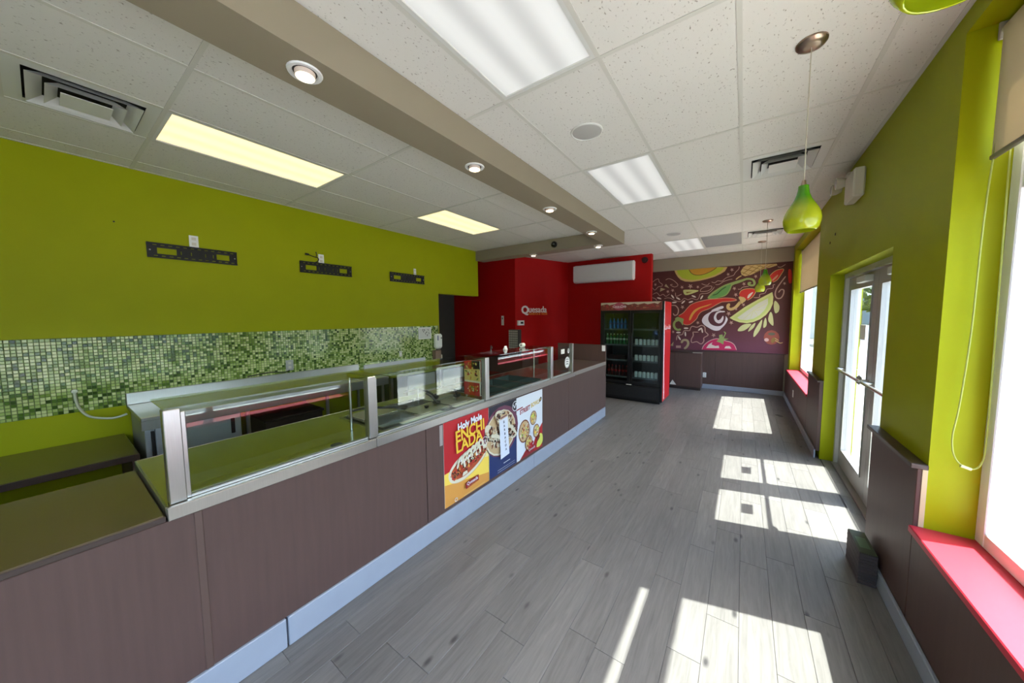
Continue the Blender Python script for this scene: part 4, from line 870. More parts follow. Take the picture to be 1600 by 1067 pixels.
ys = [1.275, 1.597, 1.917, 2.237]
for r in range(3):
    for c in range(2):
        x0 = -2.455 + c*0.247
        pan(x0, x0+.245, ys[r]+.002, ys[r+1]-.002, 'steel food pan in the hot well, %s pair from the near end, %s side' % (ORD[r], 'kitchen' if c == 0 else 'customer'), [1, 0, 2][(r+c) % 3])
yc = [2.405, 2.743, 3.08, 3.416]; TEAL = mat('teal_grey_pan', (92, 112, 114), 0.25, 0.6)
for r in range(3): pan(-2.455, -1.965, yc[r]+.002, yc[r+1]-.002, 'empty dark teal pan in the cold well, %s from the middle post' % ORD[r], 0, 0.062, TEAL)
def ladle(pts, label):
    t = thing('serving_spoon', label, 'serving spoon', pts[0])
    obj('handle', MB().tube(smooth_path(pts), .009, 8), BLACKP, t)
    e = Vector(pts[-1]); obj('bowl', MB().lathe([(0, -.018), (.02, -.015), (.032, -.004), (.036, .006), (.033, .006), (.028, -.003), (0, -.014)], e, 14), BLACKP, t)
ladle([(-2.42, 1.31, 0.975), (-2.36, 1.42, 0.985), (-2.28, 1.52, 0.975), (-2.20, 1.62, 0.968)], 'long black serving spoon lying across the first hot pans')
ladle([(-2.14, 1.80, 1.055), (-2.10, 1.83, 1.02), (-2.08, 1.86, 0.975)], 'black spoon standing up in the second row of hot pans')
ladle([(-2.40, 1.78, 1.03), (-2.34, 1.88, 1.05), (-2.28, 1.96, 1.01), (-2.25, 2.0, 0.968)], 'curved black ladle resting over the hot pans farthest from the customer')
ladle([(-2.05, 2.05, 1.06), (-2.06, 2.07, 1.02), (-2.08, 2.10, 0.985)], 'short black spoon near the stickered glass end')
PAPER = mat('white_paper', (222, 220, 208), 0.8)
tag(obj('paper_sheet', MB().box(-1.955, -1.915, 1.40, 1.78, .9405, .9435), PAPER), 'white paper strip along the glass beside the hot pans', 'paper')
tag(obj('paper_sheet', MB().box(-1.96, -1.915, 1.92, 2.22, .9405, .9435), PAPER), 'white paper strip along the glass near the middle post', 'paper')

# glass guard
sg_ = thing('sneeze_guard', 'steel post and glass guard standing on the service counter', 'sneeze guard', (-1.95, 2.2, 0.9298))
PY = [0.279, 1.155, 2.285, 3.52, 4.115]
for y in PY:
    w_ = .026 if y < 4 else .016
    p_ = obj('post', MB().box(-1.926, -1.874, y-w_, y+w_, .9298, 1.318, .003), STEEL, sg_)
    obj('glass_channel', MB().box(-1.912, -1.89, y+w_, y+w_+.016, .9298, 1.300, .002), STEEL, p_)
for a, b in zip(PY, PY[1:]):
    obj('front_pane', MB().box(-1.905, -1.899, a+.028, b-.028, .935, 1.297), SNEEZE, sg_)
    obj('bottom_channel', MB().box(-1.912, -1.892, a+.028, b-.028, .9298, .940), ALU, sg_)
for a, b in zip(PY[:3], PY[1:4]): obj('top_pane', MB().box(-2.15, -1.872, a-.022, b-.030, 1.319, 1.327), SNEEZE, sg_)
for y in PY[1:4]:
    obj('bracket', MB().box(-2.15, -1.926, y-.012, y+.012, 1.290, 1.318, .002), STEEL, sg_)
    obj('rear_rod', MB().tube([(-2.135, y, .9298), (-2.135, y, 1.292)], .008, 8), STEEL, sg_)
obj('middle_shelf', MB().box(-2.30, -2.145, 1.80, 2.84, 1.075, 1.083), SNEEZE, sg_)
for y in (1.84, 2.80): obj('shelf_support', MB().tube([(-2.29, y, .9298), (-2.29, y, 1.075)], .006, 6), STEEL, sg_)
# stickers on the guard
stk = thing('menu_sticker', 'colourful taco sticker strip on the glass beside the middle post', 'sticker', (-2.0, 2.25, 0.96))
pc = {'r': (176, 40, 34), 'o': (206, 128, 44), 'y': (222, 190, 110), 'c': (226, 214, 190), 'b': (92, 52, 34), 'g': (110, 128, 60), 'k': (40, 30, 28)}
obj('backing', MB().box(-2.12, -1.93, 2.246, 2.252, 0.965, 1.285), mat('sticker_backing', (226, 214, 190), 0.5), stk)
fs = Flat(lambda a, b, l: (a, 2.2455-l*0.0002, b), pc)
fs.poly('r', [(-2.12, 1.20), (-1.93, 1.20), (-1.93, 1.285), (-2.12, 1.285)]); fs.poly('y', [(-2.12, 1.10), (-1.93, 1.10), (-1.93, 1.20), (-2.12, 1.20)])
fs.poly('k', [(-2.03, 1.21), (-1.93, 1.21), (-1.93, 1.285), (-2.03, 1.285)])
rn2 = random.Random(5)
for q in range(34): fs.ell(rn2.choice('oybcgr'), rn2.uniform(-2.105, -1.945), rn2.uniform(1.115, 1.265), rn2.uniform(.006, .02), rn2.uniform(.004, .012), rn2.uniform(0, 3), 8)
fs.poly('y', [(-2.12, 1.192), (-1.93, 1.202), (-1.93, 1.212), (-2.12, 1.202)])
fs.poly('r', [(-2.12, .965), (-1.93, .965), (-1.93, 1.085), (-2.12, 1.085)])
for q in range(26): fs.ell(rn2.choice('ycogc'), rn2.uniform(-2.09, -1.95), rn2.uniform(1.005, 1.055), rn2.uniform(.005, .016), rn2.uniform(.004, .009), rn2.uniform(0, 3), 8)
fs.build('print', stk)
def disc_sticker(y, z, ry, rz, label, txt):
    t = thing('sticker', label, 'sticker', (-1.898, y, z), None)
    f_ = Flat(lambda a, b, l: (-1.8988+l*0.0003, a, b), {'w': (226, 224, 216), 'k': (52, 50, 46)})
    f_.ell('w', y, z, ry, rz); f_.ell('k', y, z, ry*.9, rz*.9, ring=.003)
    for q in range(3): f_.stroke('k', smooth_path([(y-ry*.5, z+rz*(.45-.4*q)), (y-ry*.1, z+rz*(.6-.42*q)), (y+ry*.5, z+rz*(.4-.38*q))]), .010)
    f_.build('print', t)
disc_sticker(3.985, 1.075, .075, .075, 'round white logo sticker on the guard glass near the register', '')
disc_sticker(4.02, 1.225, .03, .035, 'tiny round white sticker above the logo sticker', '')
tag(obj('price_card', MB().box(-1.8985, -1.896, 3.80, 3.90, 1.20, 1.26, .001), PAPER), 'small white card stuck on the guard glass near the register', 'card')
tag(obj('card_stand', MB().prism([(-2.125, 1.328), (-2.09, 1.328), (-2.105, 1.368)], 2.86, 2.90, 'y'), WHITEP), 'small white card stand on the glass shelf', 'card stand')
tr_ = thing('tape_roll', 'small white paper roll on the glass shelf', 'paper roll', (-2.11, 3.22, 1.328))
obj('roll', MB().lathe([(.010, -.03), (.024, -.03), (.024, .03), (.010, .03), (.010, -.03)], (-2.11, 3.22, 1.352), 18, 0, 'y'), PAPER, tr_)
obj('core', MB().lathe([(.008, -.029), (.010, -.029), (.010, .029), (.008, .029), (.008, -.029)], (-2.11, 3.22, 1.352), 18, 0, 'y'), mat('kraft_card', (132, 108, 92), 0.85), tr_)
# ------------------------------------------------------------------ posters on the counter front
PX = XF + 0.001
def poster(y0, y1, z0, z1, label, name='poster'):
    t = thing(name, label, 'poster', (PX, (y0+y1)/2, z0))
    obj('sheet', MB().box(PX, PX+0.0025, y0, y1, z0, z1), mat('poster_card', (230, 228, 222), 0.45), t)
    W, Hh = y1-y0, z1-z0
    f_ = Flat(lambda a, b, l: (PX+0.0026+l*0.00006, y0+a*W, z0+b*Hh), PC); return t, f_, Hh/W
PC = {'red': (172, 20, 28), 'dred': (140, 22, 30), 'yel': (232, 196, 78), 'pale': (226, 206, 140), 'or': (206, 142, 62), 'white': (214, 216, 220), 'gold': (224, 178, 48), 'brown': (112, 56, 30), 'dbrown': (66, 36, 24),
      'food': (170, 74, 38), 'tom': (176, 48, 36), 'cream': (208, 198, 172), 'grn': (104, 128, 62), 'navy': (26, 44, 92), 'dk': (36, 34, 46), 'plum': (104, 54, 74), 'tan': (190, 160, 118), 'sil': (206, 208, 218), 'mus': (196, 168, 92), 'blk': (44, 34, 32), 'lime': (206, 206, 90)}
def blobs(f_, rn_, cols_, cx, cy, rx, ry, n, s0, s1, asp):
    for _ in range(n):
        a = rn_.uniform(0, 2*pi); r = rn_.uniform(0, 1)**.5
        s = rn_.uniform(s0, s1)
        f_.ell(rn_.choice(cols_), cx+rx*r*cos(a), cy+ry*r*sin(a), s, s/asp*rn_.uniform(.4, 1), rn_.uniform(-1, 1), 7)
rq = random.Random(21)
# poster 1
t, P_, asp = poster(1.722, 2.268, 0.185, 0.868, 'red and yellow enchilada poster on the counter front')
P_.poly('red', [(0, .40), (1, .45), (1, 1), (0, 1)]); P_.poly('yel', [(0, .26), (.45, .2), (1, .12), (1, .45), (0, .40)]); P_.poly('pale', [(.55, .40), (1, .34), (1, .45), (.55, .428)])
P_.poly('or', [(0, 0), (1, 0), (1, .12), (.45, .2), (0, .27)])
pl = [(.08, .37), (.12, .27), (.28, .222), (.48, .23), (.70, .285), (.88, .37), (.95, .46), (.90, .535), (.74, .572), (.54, .565), (.34, .53), (.17, .46)]
P_.poly('tan', smooth_path([(a+.01, b-.008) for a, b in pl], True)); P_.poly('cream', smooth_path(pl, True))
P_.poly('food', smooth_path([(.13, .36), (.19, .28), (.36, .258), (.54, .278), (.76, .345), (.91, .44), (.85, .52), (.62, .54), (.38, .50), (.2, .43)], True))
for u in range(7):
    blobs(P_, rq, ['tom', 'food', 'brown', 'dbrown', 'tom', 'or', 'dbrown'], 0.22+.1*u, .33+.025*u, .1, .06, 36, .01, .028, asp)
for u in range(6):
    x, z = .32+.09*u, .46+.022*u
    P_.stroke('cream', smooth_path([(x-.09, z-.05), (x-.02, z+.055), (x+.04, z+.03), (x+.08, z-.08)]), .042); P_.ell('dk', x, z, .018, .012)
blobs(P_, rq, ['white', 'cream', 'grn', 'brown', 'tan'], .55, .48, .32, .045, 50, .008, .02, asp)
P_.poly('cream', [(.33, .285), (.45, .295), (.43, .33), (.35, .33)])
def ptext(f_, c, s, size, u, v, asp, **kw):
    # lettering in poster units: widths are in poster widths
    f_.layer += 1; O = Vector(f_.fn(u, v, f_.layer)); Wd = (Vector(f_.fn(1, 0, 0))-Vector(f_.fn(0, 0, 0))).length
    put_text(f_.mb, s, size*Wd, O, Vector((0, 1, 0)), Vector((0, 0, 1)), f_.mi(c), **kw)
ptext(P_, 'white', 'Holy Mole', .15, .52, .912, asp, rot=.08, bold=.003, sx=.86, shear=.05)
ptext(P_, 'gold', 'ENCHI', .245, .53, .80, asp, rot=.06, bold=.0035, sx=.92)
ptext(P_, 'gold', 'LADA', .245, .50, .675, asp, rot=.08, bold=.0035, sx=.95)
P_.ell('white', .86, .585, .075, .058, 0, 20, .006)
for q in range(2): P_.stroke('white', [(.82, .575+.02*q), (.90, .582+.02*q)], .009)
P_.poly('dred', [(.40, .10), (.70, .12), (.70, .195), (.40, .175)]); ptext(P_, 'white', 'Quesada', .072, .55, .158, asp, rot=.04, bold=.0005); ptext(P_, 'or', 'BURRITOS & TACOS', .026, .55, .122, asp, rot=.04)
P_.ell('white', .19, .05, .026, .02, 0, 12, .008); P_.stroke('pale', [(.35, .035), (.85, .045)], .006)
P_.build('print', t)
# poster 2
t, P_, asp = poster(2.276, 2.716, 0.185, 0.862, 'dark blue barbacoa taco poster between the other two')
P_.poly('dk', [(0, .3), (1, .3), (1, 1), (0, 1)]); P_.poly('navy', [(0, 0), (1, 0), (1, .42), (0, .34)])
P_.ell('plum', .45, .60, .62, .36); P_.ell('cream', .42, .585, .55, .32); P_.ell('tan', .42, .59, .52, .30)
for u in range(5):
    cx, cy = [.1, .3, .55, .72, .4][u], [.62, .50, .72, .55, .80][u]
    P_.ell('cream', cx, cy, .26, .10, rq.uniform(-.5, .2)); blobs(P_, rq, ['brown', 'dbrown', 'dbrown', 'brown', 'tan', 'cream', 'blk'], cx, cy, .25, .09, 80, .012, .045, asp)
P_.stroke('cream', smooth_path([(.0, .62), (.25, .56), (.5, .45)]), .05); P_.stroke('cream', smooth_path([(.55, .70), (.75, .60), (.9, .50)]), .05)
P_.poly('sil', [(.32, .22), (.64, .24), (.58, .80), (.28, .80)]); P_.poly('tan', [(.31, .78), (.58, .80), (.57, .85), (.33, .84)]); P_.poly('plum', [(.33, .795), (.56, .812), (.555, .83), (.335, .815)])
for i, ch in enumerate('BARBACOA'): ptext(P_, 'dk', ch, .075, .445+.010*i, .735-.058*i, asp, bold=.0012)
P_.ell('white', .88, .90, .11, .07, 0, 18, .012); P_.stroke('white', smooth_path([(.80, .93), (.86, .88), (.90, .94), (.95, .88)]), .02)
P_.stroke('white', [(.42, .145), (.66, .150)], .016)
for q in range(2): P_.stroke('sil', [(.2, .085-.03*q), (.85, .09-.03*q)], .006)
P_.build('print', t)
# poster 3
t, P_, asp = poster(2.724, 3.248, 0.185, 0.856, 'white street bowls poster, the farthest on the counter front')
P_.poly('white', [(0, 0), (1, 0), (1, 1), (0, 1)]); P_.poly('red', [(.1, 0), (1, 0), (1, .42), (.78, .30), (.60, .12), (.35, .12)]); P_.poly('dred', [(.1, 0), (.7, 0), (.55, .09), (.3, .10)])
P_.poly('dred', [(0, .800), (.22, .815), (.22, .835), (0, .822)])
ptext(P_, 'dred', 'STREET', .125, .30, .765, asp, rot=.08, bold=.003, sx=.95, shear=.12); ptext(P_, 'mus', 'BOWLS', .125, .70, .80, asp, rot=.08, bold=.003, sx=.85, shear=.12)
P_.ell('blk', .92, .835, .055, .035, .5, 14); P_.ell('mus', .92, .835, .03, .012, .5, 10)
for q in range(2): P_.stroke('sil', [(.2, .665-.025*q), (.7, .70-.025*q)], .008)
for (cx, cy, r) in ((.27, .43, .21), (.62, .575, .135), (.73, .335, .13), (.42, .205, .14)):
    P_.ell('brown', cx, cy, r, r/asp*1.12); P_.ell('tan', cx, cy, r*.88, r*.88/asp*1.12); blobs(P_, rq, ['yel', 'cream', 'grn', 'or', 'food', 'lime', 'brown'], cx, cy, r*.75, r*.75/asp, 34, .012, .035, asp)
P_.ell('sil', .53, .39, .06, .06); P_.ell('white', .53, .395, .045, .045)
P_.poly('lime', smooth_path([(.72, .06), (.86, .04), (.98, .10), (.97, .22), (.86, .26), (.84, .18), (.76, .14)], True)); P_.ell('brown', .80, .20, .07, .03, .3)
blobs(P_, rq, ['tom', 'red', 'dred'], .55, .12, .16, .07, 24, .02, .05, asp)
P_.poly('dred', [(.38, .045), (.68, .075), (.68, .125), (.38, .095)]); ptext(P_, 'white', 'Quesada', .07, .53, .088, asp, rot=.06)
P_.stroke('sil', [(.85, .62), (.82, .53)], .006); P_.stroke('sil', [(.92, .66), (.89, .60)], .006)
P_.build('print', t)
tp_ = tag(obj('tape_strip', MB().box(PX, PX+.001, 1.685, 1.715, .70, .86), mat('clear_tape', (150, 138, 134), 0.3)), 'strip of clear tape beside the enchilada poster', 'tape')

# ------------------------------------------------------------------ red wall things
dv = Vector((-3.70+4.25, 7.82-6.20, 0)).normalized(); nv = Vector((dv.y, -dv.x, 0)); B0 = Vector((-4.25, 6.20, 0))
def onw(s, z, d=0.0): return B0 + dv*s + nv*d + Vector((0, 0, z))
sgn = thing('wall_sign', 'white cut-out letter sign with orange line on the angled red wall', 'sign', onw(.85, 1.72, .006))
def letters(s, size, sx, z, off, name, m_, sp=.85, depth=.012, bold=0.0):
    me = text_mesh(s, size, bold=bold, align='LEFT'); vs = [v.co.copy() for v in me.vertices]; fs_ = [tuple(p.vertices) for p in me.polygons]
    from collections import Counter
    ec = Counter(tuple(sorted((f[i], f[(i+1) % len(f)]))) for f in fs_ for i in range(len(f)))
    mb = MB(); n = len(vs)
    A_ = [onw(off+v.x*sx, z+v.y, .004) for v in vs]; B_ = [onw(off+v.x*sx, z+v.y, .004+depth) for v in vs]
    side = [(a, b, b+n, a+n) for (a, b), c in ec.items() if c == 1]
    mb.add(A_+B_, fs_ + [tuple(i+n for i in f) for f in fs_] + side)
    obj(name, mb, m_, sgn); bpy.data.meshes.remove(me)
LET = mat('white_letter', (236, 226, 222), 0.4)
letters('Q', .25, 1.05, 1.835, .17, 'letter_q', LET, bold=.008)
letters('uesada', .215, 0.98, 1.850, .375, 'lettering', LET, bold=.002)
letters('BURRITOS & TACOS', .070, .92, 1.75, .39, 'tagline', mat('orange_letter', (236, 140, 44), 0.5), depth=.006)
th = thing('thermostat', 'white thermostat box with dark screen below the sign', 'thermostat', onw(.13, 1.47, .0))
def obox(mb, s0, s1, z0, z1, d0, d1):
    vs = [onw(s, z, d) for s in (s0, s1) for d in (d0, d1) for z in (z0, z1)]
    return mb.add(vs, [(0,1,3,2),(4,6,7,5),(0,4,5,1),(2,3,7,6),(0,2,6,4),(1,5,7,3)])
obj('case', obox(MB(), .05, .22, 1.49, 1.60, 0, .05), WHITEP, th); obj('screen', obox(MB(), .115, .19, 1.525, 1.57, .0495, .053), BLACKP, th)
sw = thing('wall_switch', 'white switch plate on the dark red wall left of the thermostat', 'switch', (-4.6, 6.195, 1.6))
obj('plate', MB().box(-4.64, -4.57, 6.19, 6.2, 1.49, 1.71, .002), WHITEP, sw); obj('toggle', MB().box(-4.615, -4.595, 6.18, 6.191, 1.63, 1.67, .002), BLACKP, sw)

ac = thing('air_conditioner', 'white wall-mounted mini-split air conditioner on the red partition', 'air conditioner', (-2.8, 7.8, 2.52))
pf = [(7.797, 2.535), (7.64, 2.50), (7.585, 2.53), (7.575, 2.60), (7.575, 2.86), (7.60, 2.90), (7.799, 2.905)]
acm = MB(); acm.prism([(min(a, 7.798), b) for a, b in smooth_path(pf, True, 2)], -3.44, -2.06, 'x'); obj('case', acm, mat('ac_white', (214, 214, 212), 0.35), ac)
for x in (-3.455, -2.06): obj('end_cap', MB().prism([(min(a, 7.798), b) for a, b in smooth_path(pf, True, 2)], x, x+.015, 'x'), WHITEP, ac)
obj('front_panel', MB().box(-3.42, -2.08, 7.568, 7.577, 2.60, 2.865, .003), mat('ac_white', (214, 214, 212), 0.35), ac)
obj('louver', MB().prism([(7.582, 2.585), (7.625, 2.515), (7.632, 2.522), (7.59, 2.592)], -3.36, -2.14, 'x'), OFFW, ac)
ss = thing('wall_speaker', 'small dark round detector high on the red partition edge', 'detector', (-1.84, 7.8, 2.93))
obj('body', MB().lathe([(0, -.03), (.05, -.028), (.06, -.01), (.06, 0)], (-1.84, 7.8, 2.925), 16, 0, 'y'), mat('dark_red_plastic', (58, 12, 12), 0.5), ss)
obj('ring', MB().lathe([(.062, 0), (.066, -.008), (.07, 0)], (-1.84, 7.8, 2.925), 16, 0, 'y'), mat('dark_red_plastic', (58, 12, 12), 0.5), ss)

# ------------------------------------------------------------------ mural
mu_ = thing('mural', 'maroon mural of peppers, lime, onion and avocado on the back wall', 'mural', (-0.55, 8.775, 0.872))
def mural_bg():
    M = mat('mural_ground', (76, 28, 26), 0.6); T = M.node_tree; b = T.nodes['Principled BSDF']
    tc = T.nodes.new('ShaderNodeTexCoord'); n = T.nodes.new('ShaderNodeTexNoise'); n.inputs['Scale'].default_value = 0.7; n.inputs['Detail'].default_value = 2
    sp = T.nodes.new('ShaderNodeSeparateXYZ'); T.links.new(tc.outputs['Object'], sp.inputs[0]); T.links.new(tc.outputs['Object'], n.inputs['Vector'])
    a = T.nodes.new('ShaderNodeMath'); a.operation = 'MULTIPLY_ADD'; a.inputs[1].default_value = -0.9; a.inputs[2].default_value = 1.35; T.links.new(sp.outputs['Z'], a.inputs[0])
    a2 = T.nodes.new('ShaderNodeMath'); a2.operation = 'ADD'; T.links.new(a.outputs[0], a2.inputs[0]); T.links.new(n.outputs['Fac'], a2.inputs[1])
    cr = T.nodes.new('ShaderNodeValToRGB'); e = cr.color_ramp.elements; e[0].position = .5; e[0].color = lin((76, 27, 18)); e[1].position = 1.0; e[1].color = lin((98, 45, 62))
    T.links.new(a2.outputs[0], cr.inputs[0]); T.links.new(cr.outputs[0], b.inputs['Base Color']); return M
obj('canvas', MB().box(-1.88, 0.783, 8.768, 8.7795, 0.874, 2.758), mural_bg(), mu_)
MC = {'tan': (189, 156, 95), 'lime': (163, 174, 31), 'orange': (189, 134, 27), 'dark': (64, 29, 16), 'red': (189, 33, 18), 'yellow': (207, 150, 55), 'peach': (196, 138, 106), 'leaf': (138, 154, 84), 'white': (209, 198, 200),
      'maroon': (77, 27, 36), 'green': (95, 145, 71), 'dkgreen': (44, 68, 27), 'straw': (195, 163, 103), 'olive': (134, 103, 36), 'cream': (213, 196, 182), 'limerind': (189, 189, 115), 'lime2': (174, 185, 103), 'pulp': (189, 185, 163),
      'leaf2': (185, 182, 123), 'brick': (143, 66, 47), 'moss': (88, 84, 60), 'rose': (206, 165, 156), 'pink': (189, 31, 84), 'dusty': (174, 136, 123), 'khaki': (163, 145, 108)}
base = 0
for nm in ['doodle_pattern'] + [k for k in MURAL if k != 'doodle_pattern']:
    f_ = Flat(lambda a, b, l: (a, 8.7676-l*0.00012, b), MC); f_.layer = base
    for kind, c, w_, pts in MURAL[nm]:
        if kind == 's': f_.stroke(c, smooth_path(pts, False, 3), w_)
        elif kind == 'f': f_.poly(c, smooth_path(pts, True, 3))
        else: f_.poly(c, pts)
    base = f_.layer if nm != 'doodle_pattern' else 4
    fo = f_.build(nm, mu_)
    if nm == 'doodle_pattern': fo['kind'] = 'stuff'

# ------------------------------------------------------------------ drinks cooler
ck = thing('drinks_cooler', 'tall black two-door drinks cooler with red side', 'cooler', (-1.79, 6.95, 0))
CX0, CX1, CY0, CY1, CZ = -2.40, -1.20, 6.60, 7.34, 1.955
RC = mat('cooler_red', (200, 24, 30), 0.3); BK = mat('cooler_black', (16, 16, 17), 0.3)
obj('shell', MB().box(CX0+.03, CX1-.03, CY1-.05, CY1, .05, CZ).box(CX0+.03, CX1-.03, CY0+.05, CY1-.05, 1.775, CZ).box(CX0+.03, CX1-.03, CY0+.05, CY1-.05, .05, .34), BK, ck)
for x in (CX0, CX1-.03):
    sd_ = obj('side_panel', MB().box(x, x+.03, CY0+.03, CY1, .05, CZ, .004), RC, ck)
    if x > -2:
        f_ = Flat(lambda a, b, l: (CX1+.0003*l, a, b), {'w': (240, 236, 236), 'd': (150, 12, 22)})
        wv = smooth_path([(CY0+.05, 1.95), (CY0+.055, 1.6), (CY0+.08, 1.2), (CY0+.10, .8), (CY0+.13, .5), (CY0+.16, .3), (CY0+.17, .08)], False, 5)
        f_.stroke('w', wv, .05); f_.text('w', 'Coca-Cola', .13, CY0+.40, 1.46, 0, shear=.3)
        f_.build('side_graphic', sd_)
for xa in (CX1-.035, CX0-.002): obj('side_post', MB().box(xa, xa+.037, CY0, CY0+.032, .05, CZ, .004), BK, ck)
hd = obj('header', MB().box(CX0+.01, CX1-.04, CY0-.012, CY0+.03, 1.795, CZ, .004), mat('header_panel', (150, 84, 70), 0.35), ck)
hf = Flat(lambda a, b, l: (a, CY0-.0125-.0002*l, b), {'c': (206, 190, 160), 'r': (168, 62, 54), 'o': (170, 110, 76), 'p': (176, 74, 90), 'w': (240, 226, 226), 'b': (128, 58, 44)})
hf.poly('b', [(CX0+.015, 1.80), (CX1-.045, 1.80), (CX1-.045, 1.95), (CX0+.015, 1.95)])
rh = random.Random(4)
for q in range(60): hf.ell(rh.choice('rorb'), rh.uniform(CX0+.06, CX1-.1), rh.uniform(1.82, 1.90), rh.uniform(.01, .04), rh.uniform(.006, .016), rh.uniform(-.5, .5), 8)
hf.poly('c', [(CX0+.015, 1.95)] + [(CX0+.015+i*.06, 1.90+.012*((i*7) % 3)) for i in range(19)] + [(CX1-.045, 1.95)])
hf.ell('p', CX0+.38, 1.872, .105, .078); hf.text('w', 'Coca-Cola', .062, CX0+.38, 1.872, 0, shear=.35, bold=.001)
hf.stroke('w', smooth_path([(CX0+.29, 1.85), (CX0+.36, 1.842), (CX0+.46, 1.855)]), .006)
hf.build('header_graphic', hd)
obj('grille', MB().box(CX0+.035, CX1-.04, CY0+.004, CY0+.04, .06, .315, .003), BK, ck)
for i in range(7): obj('grille_slat', MB().box(CX0+.08, CX1-.09, CY0-.002, CY0+.006, .09+i*.03, .105+i*.03), mat('dark_grey_slat', (34, 34, 36), 0.4), ck)
obj('badge', MB().box(-1.86, -1.76, CY0-.004, CY0+.004, .325, .34), OFFW, ck)
obj('foot_rail', MB().box(CX0+.05, CX1-.05, CY0+.06, CY1-.05, 0, .05), BK, ck)
LIN = mat('cooler_liner', (62, 70, 72), 0.5)
obj('liner', MB().box(CX0+.03, CX0+.035, CY0+.06, CY1-.05, .34, 1.775).box(CX1-.035, CX1-.03, CY0+.06, CY1-.05, .34, 1.775).box(CX0+.03, CX1-.03, CY1-.055, CY1-.05, .34, 1.775), LIN, ck)
CGL = glass_mat('cooler_glass', (226, 236, 236), 0.0, 1.5)
xm = (CX0+CX1)/2
for a, b in ((CX0+.035, xm-.003), (xm+.003, CX1-.04)):
    d_ = obj('door', MB().holed(a, b, .345, 1.785, [(a+.045, b-.045, .40, 1.735)], CY0, CY0+.035, 'y'), BK, ck)
    obj('pane', MB().box(a+.045, b-.045, CY0+.012, CY0+.018, .40, 1.735), CGL, d_)
    obj('handle', MB().box((b-.035 if a < xm-.1 else a+.012), (b-.012 if a < xm-.1 else a+.035), CY0-.014, CY0+.001, .85, 1.35, .004), BLACKP, d_)
SZ = [0.47, 0.80, 1.11, 1.42]
for z in SZ:
    sh_ = MB()
    for k in range(15): sh_.box(CX0+.05, CX1-.05, CY0+.07+k*.043, CY0+.076+k*.043, z-.012, z-.004)
    sh_.box(CX0+.05, CX1-.05, CY0+.062, CY0+.068, z-.02, z+.012)
    obj('shelf', sh_, mat('shelf_wire', (120, 124, 124), 0.4, 0.5), ck)
can = thing('soda_can', '', 'can', (0, 0, 0), 'white cans on the right of the cooler')
obj('body', MB().lathe([(0, 0), (.024, 0), (.031, .008), (.0325, .02), (.0325, .10), (.027, .118)], (0, 0, 0), 14), mat('can_white', (226, 228, 222), 0.3, var=.12, vscale=30), can)
obj('lid', MB().lathe([(.027, .118), (.026, .122), (.024, .117), (0, .117)], (0, 0, 0), 14), STEEL, can)
first = True
for zi, z in enumerate((SZ[0], SZ[1], SZ[2])):
    for k in range(6):
        x = -1.705 + k*.075
        place(can, (x, CY0+.11, z+.0125-.0125), 'white soda can, %s from the left on the %s can shelf of the cooler' % (ORD[k], ['lowest', 'middle', 'top'][zi]), first); first = False
def bottle(name, body, capc, lab):
    b_ = thing(name, '', 'bottle', (0, 0, 0), lab)
    obj('body', MB().lathe([(0, 0), (.026, 0), (.030, .006), (.030, .05), (.027, .075), (.030, .10), (.030, .13), (.022, .165), (.012, .19), (.012, .205)], (0, 0, 0), 14), body, b_)
    obj('label_band', MB().lathe([(.0305, .095), (.0308, .097), (.0308, .128), (.0305, .13)], (0, 0, 0), 14), capc, b_)
    obj('cap', MB().lathe([(.0135, .198), (.014, .200), (.014, .215), (.012, .218), (0, .218)], (0, 0, 0), 12), capc, b_); return b_
gb = bottle('green_bottle', mat('green_bottle_pet', (34, 96, 44), 0.15), mat('pale_label', (186, 200, 170), 0.5), 'green bottles in the cooler')
cb_ = bottle('cola_bottle', mat('cola_bottle_pet', (62, 24, 18), 0.12), mat('red_label', (176, 28, 26), 0.4), 'cola bottles in the cooler')
wb = bottle('water_bottle', mat('blue_bottle_pet', (56, 116, 190), 0.12), mat('blue_label', (30, 70, 150), 0.4), 'blue bottles in the cooler')
for k in range(7): place(gb, (-2.285+k*.068, CY0+.11, SZ[2]), 'green drink bottle, %s from the left in the cooler' % ORD[k], k == 0)
for k in range(6): place(cb_, (-2.25+k*.072, CY0+.11, SZ[0]), 'cola bottle with red label, %s from the left in the cooler' % ORD[k], k == 0)
for k in range(5): place(wb, (-2.23+k*.075, CY0+.11, SZ[3]), 'blue water bottle, %s from the left on the cooler top shelf' % ORD[k], k == 0)
cs = tag(obj('drink_carton', MB().box(-2.27, -1.92, CY0+.09, CY0+.25, SZ[1], SZ[1]+.09, .003), mat('dark_carton', (44, 26, 28), 0.5)), 'dark flat drink carton on the second cooler shelf', 'carton')

